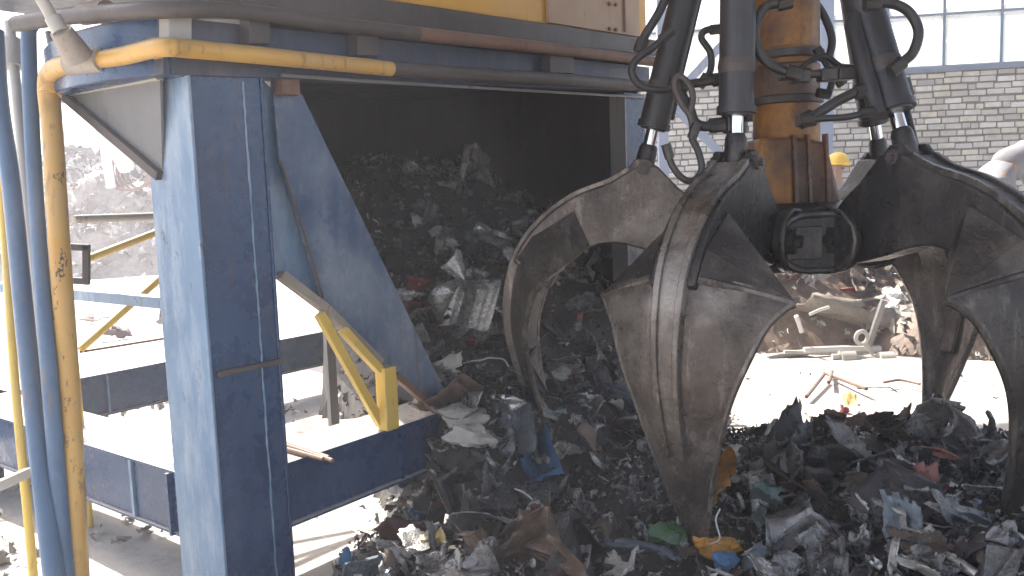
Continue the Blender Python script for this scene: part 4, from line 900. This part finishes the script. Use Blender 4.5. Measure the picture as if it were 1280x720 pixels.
def farp(name, px, py, Y, wpx, hpx, mat, label, cat, seed, **kw):
    p = at(px, py, Y); w_, h_ = wpx*Y/FPX, hpx*Y/FPX; vf = sheet_proto(seed, nx=8, ny=8, L=1, W=1, folds=kw.get('folds', 1), crump=kw.get('crump', .03), curl=kw.get('curl', 0))
    vf = ([Vector((v.x*w_, v.y*h_, v.z*(w_+h_)/2)) for v in vf[0]], vf[1]); me = mk_mesh(name, vf, SC[mat], 30)
    return place(name, me, p, face_cam(p, kw.get('tilt', -.4), kw.get('yaw', .2), kw.get('roll', 0)), 1.0, SC[mat], label, cat, None, .006)
farp('red_sheet', 1042, 367, 7.9, 60, 18, 'red', 'red painted sheet on the far scrap bank, upper one', 'sheet', 951, roll=.15)
farp('red_sheet', 1030, 381, 7.8, 84, 14, 'red', 'long red painted sheet on the far scrap bank below another red one', 'sheet', 952, roll=.05)
farp('red_sheet', 990, 347, 8.0, 24, 22, 'red', 'small red piece at the left edge of the far scrap bank', 'sheet', 953)
farp('dusty_sheet', 1060, 396, 7.6, 120, 46, 'dusty tan', 'large dusty tan buckled panel on the far scrap bank', 'scrap sheet', 954, crump=.05, roll=-.2)
farp('dusty_sheet', 1108, 385, 7.6, 70, 70, 'mid grey', 'grey flat plate leaning on the far scrap bank', 'scrap sheet', 955, roll=.3)
farp('dusty_sheet', 1124, 428, 7.4, 70, 36, 'dusty tan', 'stack of dusty tan boards at the right of the far scrap bank', 'boards', 956, crump=.02)
for (x0, y0, x1, y1, r_, m_, lb) in ((980, 440, 1160, 446, .02, 'cream', 'long pale rod lying at the foot of the far scrap bank'), (1005, 438, 1100, 436, .03, 'white_bar', 'thick whitish tube lying at the foot of the far scrap bank'), (995, 395, 1002, 415, .02, 'white_bar', 'short white upright rod in the far scrap bank'), (1012, 393, 1036, 384, .015, 'white_bar', 'short white slanting rod below the red sheets'),
    (1105, 375, 1085, 435, .03, 'grey_steel', 'grey slanting angle bar leaning on the far scrap bank'), (960, 448, 1010, 440, .03, 'grey_steel', 'grey bar lying at the left foot of the far scrap bank'), (975, 456, 1025, 458, .04, 'dusty', 'dusty brown plank at the foot of the far scrap bank')):
    b = MB().tube([at(x0, y0, 7.3), at((x0+x1)/2, (y0+y1)/2-1, 7.32), at(x1, y1, 7.35)], r_, 8); tag(b.build('rod', M[m_]), lb, 'rod')
sh = thing('shaft', onz(1080, 455, 0), 'pale steel shaft with two thick round collars on the yard floor', 'shaft')
a_, c_ = at(1040, 446, 7.15), at(1160, 452, 7.15)
MB().tube([a_, c_], .026, 12).build('rod', M['cream'], sh)
for px in (1059, 1107): q0 = at(px-9, 448+(px-1059)*.04, 7.15); MB().tube([q0, q0+Vector((.12, 0, 0))], .068, 16).build('collar', M['cream'], sh)
lk = at(1077, 428, 7.25); b = MB(); ring = [lk+Vector((.05*math.cos(t), 0, .055*math.sin(t)+.04)) for t in [i*math.pi/8 for i in range(17)]]; b.tube(ring, .018, 8, cap=False); b.tube([lk+Vector((.03, 0, -.01)), lk+Vector((.10, 0, -.10))], .022, 8)
tag(b.build('link_eye', M['cream']), 'whitish link with an eye ring in the dark gap of the far scrap bank', 'link')
b = MB()
for q in (((1008, 496), (1030, 468)), ((1030, 466), (1083, 486)), ((1040, 464), (1036, 478))): b.tube([onz(*q[0], .02), onz(*q[1], .05)], .014, 8)
tag(b.build('bent_rod', M['rust']), 'rusty bent forked rod lying alone on the bright ground', 'rod')
b = MB(); b.tube(spline([onz(1105, 478, .03), onz(1125, 475, .03), onz(1150, 480, .03)], 4), .01, 8); tag(b.build('wire', M['rust']), 'thin rusty wire on the bright ground behind the rear right claw', 'wire')
# ------------------------------------------------------------ far yard at the left
fl2 = far_bank(-9.6, 21, 4.2, 3.5, 2.7, 8); rnd = random.Random(13)
far_core(fl2, -14.5, -5, 17, 25, 'far_scrap_heap', 'bright dusty scrap mound far behind the blue frame', SC['dusty tan'])
sp = []
for i in range(2600):
    x = rnd.uniform(-14, -5.2); y = rnd.uniform(17.2, 24); h = fl2(x, y)
    if h > .05: sp.append((Vector((x, y, h+rnd.uniform(0, .12))), rnd.uniform(.12, .42)))
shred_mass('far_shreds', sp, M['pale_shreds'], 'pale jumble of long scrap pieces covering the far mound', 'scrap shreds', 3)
cc = at(160, 213, 18.0); b = MB()
for k in range(5):
    rr = .42-.03*k; b.tube([cc+Vector((rr*math.cos(t)+.04*k, .06*k, rr*math.sin(t)+.03*math.sin(3*t))) for t in [i*math.pi/12 for i in range(25)]], .035, 6, cap=False)
tag(b.build('cable_coil', M['rust']), 'loose coil of brown cable on top of the far scrap mound', 'coil')
tag(MB().tube(spline([at(84, 168, 17), at(118, 170, 17), at(145, 188, 17.2), at(158, 210, 17.5)], 6), .16, 12).build('duct', M['white_bar']), 'thick whitish curved duct above the far scrap mound', 'duct')
for (px, lb) in ((135, 'pale slanting post rising from the far scrap mound'),):
    tag(MB().tube([at(px+4, 235, 17.8), at(px-4, 185, 17.8)], .1, 8).build('post', M['white_bar']), lb, 'post')
for k, (x, y, Y, L, a) in enumerate(((125, 395, 11.5, .5, .4), (130, 415, 11, .35, 2), (150, 412, 11, .3, 1), (205, 400, 11, .3, 2.2), (190, 300, 16, 1.2, .2), (172, 306, 15, .9, -.2))):
    p = onz(x, y, .08); place('scrap_sheet', PS[k*3], p, (.3, .2, a), L*p.y/11, SC['brown' if k < 4 else 'dusty tan'], ('brown bent scrap piece lying on the bright ground behind the yellow railing' if k < 4 else 'dusty flat slab at the foot of the far scrap mound'), 'scrap metal', 'scrap pieces on the ground at the left' if k < 4 else 'slabs at the far mound', .01)
# dusty sheets and debris under the frame
for k, (x, y, w_) in enumerate(((400, 530, .5), (445, 520, .3))):
    p = onz(x, y+18, .12); o = place('dusty_mound', PL[k], p, (0, 0, k), (w_*1.6, w_, w_*.8), SC['dusty tan'], ('low rounded dusty mound under the frame behind the slim grey post', 'smaller dusty lump right of the low mound under the frame')[k], 'mound', None, 0)
rnd = random.Random(8); sp = []
for i in range(900):
    x = rnd.uniform(-3.2, -.4); y = rnd.uniform(2.6, 6.5)
    c = noise.noise(Vector((x*1.3, y*1.3, 9)))
    if c < .0: continue
    sp.append((Vector((x, y, .015)), rnd.uniform(.02, .09)))
shred_mass('ground_debris', sp, M['pale_shreds'], 'scattered grit and small debris on the floor under the blue frame', 'debris', 4)
# ------------------------------------------------------------ people
def skin_body(name, joints, edges, mat, parent=None, sub=2, root=0):
    me = bpy.data.meshes.new(name); me.from_pydata([Vector(j[0]) for j in joints], edges, []); me.materials.append(mat)
    o = bpy.data.objects.new(name, me); attach(o, (0, 0, 0), None if parent is None else parent)
    o.location = -WL[parent.name] if parent is not None else (0, 0, 0)
    md = o.modifiers.new('skin', 'SKIN'); md.use_smooth_shade = True
    if not me.skin_vertices: bpy.context.view_layer.update()
    for i, j in enumerate(joints):
        sv_ = me.skin_vertices[0].data[i]; r_ = j[1]; sv_.radius = r_ if isinstance(r_, tuple) else (r_, r_); sv_.use_root = (i == root)
    s2 = o.modifiers.new('sub', 'SUBSURF'); s2.levels = sub; s2.render_levels = sub
    return o
def person(base, yaw, bend, sit, label, helmet, armpose, shirt='shirt', nod=0, trousers='trousers'):
    t = thing('person', base, label, 'person'); Rz = Matrix.Rotation(yaw, 3, 'Z'); B = Vector(base)
    def W(x, y, z): return B + Rz @ Vector((x, y, z))   # x right, y forward
    hipz = .92; sb, cb = math.sin(bend), math.cos(bend)
    def T(x, h, f=0): return W(x, h*sb+f*cb, hipz+h*cb-f*sb)   # along the bent torso
    nb = bend+nod
    def HN(h, f=0): return T(0, .52)+Rz @ Vector((0, h*math.sin(nb)+f*math.cos(nb), h*math.cos(nb)-f*math.sin(nb)))
    J = [(W(0, 0, hipz), .13), (T(0, .18), .105), (T(0, .36), .105), (T(0, .50), .075), (HN(.06), .055), (HN(.14, .01), .075), (HN(.22, .02), .092), (HN(.30, .01), .07)]
    E = [(0, 1), (1, 2), (2, 3), (3, 4), (4, 5), (5, 6), (6, 7)]
    def chain(st, pts):
        last = st
        for p in pts: J.append(p); E.append((last, len(J)-1)); last = len(J)-1
        return last
    arms = {}
    for sx in (-1, 1):
        e, h_ = armpose[0 if sx < 0 else 1]
        sh_ = T(sx*.18, .46); el = sh_+Rz @ Vector(e); ha = el+Rz @ Vector(h_)
        w_ = chain(3, [(sh_, .05), ((sh_+el)/2, .045), (el, .042), ((el+ha)/2, .038), (ha, .026)])
        d = (ha-el).normalized(); side = d.orthogonal().normalized(); pm = ha+d*.05
        k = chain(w_, [(pm, (.038, .016))])
        for fi in range(4):
            o_ = side*(fi-1.5)*.019; ln = (.07, .082, .076, .06)[fi]
            chain(k, [(ha+d*.09+o_, .009), (ha+d*(.09+ln*.5)+o_-d.cross(side)*.006, .008), (ha+d*(.09+ln)+o_-d.cross(side)*.02, .007)])
        chain(w_, [(ha+d*.03+side*.035, .012), (ha+d*.065+side*.052, .009)])
        arms[sx] = (sh_, el, ha)
        chain(0, [(W(sx*.09, 0, hipz-.06), .088), (W(sx*.11, .03, .70), .075), (W(sx*.11, .04, .49), .055), (W(sx*.11, .0, .28), .05), (W(sx*.11, -.02, .08), .035), (W(sx*.12, .10, .035), (.04, .03)), (W(sx*.12, .17, .03), (.035, .02))])
    body = skin_body('body', J, E, M['skin'], t)
    # shirt
    J2 = [(T(0, .02), .165), (T(0, .18), .148), (T(0, .36), .172), (T(0, .50), .125)]; E2 = [(0, 1), (1, 2), (2, 3)]
    for sx in (-1, 1):
        sh_, el, ha = arms[sx]; n0 = len(J2)
        J2 += [(sh_, .092), ((sh_+el)/2, .072), (el, .062), (el.lerp(ha, .9), .046)]; E2 += [(3, n0), (n0, n0+1), (n0+1, n0+2), (n0+2, n0+3)]
    so_ = skin_body('shirt', J2, E2, M[shirt], t)
    tx = bpy.data.textures.new('folds', 'CLOUDS'); tx.noise_scale = .09; md = so_.modifiers.new('folds', 'DISPLACE'); md.texture = tx; md.strength = .035; md.mid_level = .5
    J3 = [(W(0, 0, hipz), .185), (T(0, .14), .17)]; E3 = [(0, 1)]
    for sx in (-1, 1):
        n0 = len(J3); J3 += [(W(sx*.09, 0, hipz-.08), .100), (W(sx*.11, .03, .70), .09), (W(sx*.11, .04, .49), .074), (W(sx*.11, .0, .28), .07), (W(sx*.11, -.02, .09), .065)]; E3 += [(0, n0)]+[(n0+i, n0+i+1) for i in range(4)]
    tr_ = skin_body('trousers', J3, E3, M[trousers], t); md = tr_.modifiers.new('folds', 'DISPLACE'); md.texture = tx; md.strength = .03; md.mid_level = .5
    for sx in (-1, 1): MB().tube([W(sx*.12, -.07, .05), W(sx*.12, .02, .055), W(sx*.12, .12, .045), W(sx*.12, .2, .035)], [.045, .055, .05, .03], 12).build('boot', M['boot'], t, sub=1)
    hd = HN(.23, .02); upv = (HN(.3)-HN(.1)).normalized(); f_ = (HN(.2, .2)-HN(.2)).normalized(); rr_ = upv.cross(f_)
    mp = lambda x, y, z: hd + rr_*x + f_*y + upv*z
    b = MB()
    prof = [(.0, .135), (.06, .128), (.10, .10), (.12, .06), (.127, .02), (.128, .0)] if helmet else [(.0, .125), (.06, .115), (.088, .085), (.10, .04), (.098, .0), (.085, -.05)]
    vs = []; fs = []; sg = 18
    for (r_, z_) in prof:
        for k in range(sg): a = 2*math.pi*k/sg; vs.append(mp(r_*.9*math.cos(a), r_*1.08*math.sin(a)-(.0 if helmet else .02), z_))
    for i in range(len(prof)-1):
        for k in range(sg): k2 = (k+1) % sg; fs.append((i*sg+k, i*sg+k2, (i+1)*sg+k2, (i+1)*sg+k))
    b.add(vs, fs); b.build('helmet' if helmet else 'hair', M['helmet' if helmet else 'hair'], t, solid=.012, sub=1)
    if helmet:
        MB().tube([mp(.135*math.cos(a)*.9, .15*math.sin(a), .0) for a in [i*math.pi/10 for i in range(21)]], .012, 8, cap=False).build('helmet_brim', M['helmet'], t)
        MB().tube([mp(-.075, .13, .0), mp(0, .18, -.01), mp(.075, .13, .0)], [.012, .016, .012], 8).build('helmet_peak', M['helmet'], t)
    for sx in (-1, 1):
        MB().tube([mp(sx*.032, .088, .01), mp(sx*.032, .098, .01)], .012, 10).build('eye', M['hair'], t)
        MB().tube([mp(sx*.088, -.005, -.03), mp(sx*.094, -.01, .0), mp(sx*.09, -.008, .03)], [.01, .014, .012], 8).build('ear', M['skin'], t)
    MB().tube([mp(0, .092, .025), mp(0, .112, -.01), mp(0, .100, -.022)], [.010, .015, .008], 8).build('nose', M['skin'], t)
    MB().tube([mp(-.022, .088, -.05), mp(0, .095, -.052), mp(.022, .088, -.05)], .006, 6).build('mouth', SC['maroon'], t)
    return t
pb = at(1043, 215, 10.4); person((pb.x, pb.y, .0), R(200), 0.05, 0, 'standing worker in a yellow hard hat half hidden behind the yellow grab post', True, [((-.03, .0, -.28), (.0, .15, -.22)), ((.03, .0, -.28), (0, .15, -.22))])
HM = at(1243, 210, 7.5)
person((HM.x, HM.y, HM.z-.94), R(-78), 1.28, 0, 'bending worker in pale grey work clothes behind the right claw', False, [((-.02, .12, -.27), (.0, .06, -.25)), ((.02, .12, -.27), (.0, .06, -.25))], nod=.4, trousers='shirt')
mz = HM.z-.92
fm = lambda x, y: max(0, mz*(1.25-((x-HM.x-.1)/1.1)**2-((y-HM.y-.15)/.75)**2)) if ((x-HM.x-.1)/1.1)**2+((y-HM.y-.15)/.75)**2 > .2 else mz*1.05-.08
far_core(fm, HM.x-1.4, HM.x+1.6, HM.y-.8, HM.y+1.2, 'scrap_mound', 'dusty mound of scrap on which the bending worker stands')
rnd = random.Random(44); sp = []
for i in range(500):
    x = rnd.uniform(HM.x-1.2, HM.x+1.3); y = rnd.uniform(HM.y-.7, HM.y+.9); h = fm(x, y)
    if h > .03 and (abs(x-HM.x) > .35 or abs(y-HM.y) > .35): sp.append((Vector((x, y, h)), rnd.uniform(.06, .2)))
shred_mass('far_shreds', sp, M['pale_shreds'], 'dusty pieces covering the mound under the bending worker', 'scrap shreds', 5)
# ------------------------------------------------------------ dusty air
hm = bpy.data.materials.new('dusty_air'); hm.use_nodes = True; t_ = hm.node_tree; t_.nodes.clear(); oo = t_.nodes.new('ShaderNodeOutputMaterial'); pv = t_.nodes.new('ShaderNodeVolumePrincipled')
pv.inputs['Density'].default_value = .0075; pv.inputs['Color'].default_value = (.92, .93, 1, 1); pv.inputs['Anisotropy'].default_value = .3
t_.links.new(pv.outputs[0], oo.inputs['Volume'])
b = MB().xyz(-60, 60, -40, 60, -1.2, 12); o = b.build('haze', hm, smooth=False); tag(o, kind='stuff')
scene.cycles.volume_bounces = 1; scene.cycles.volume_step_rate = 4
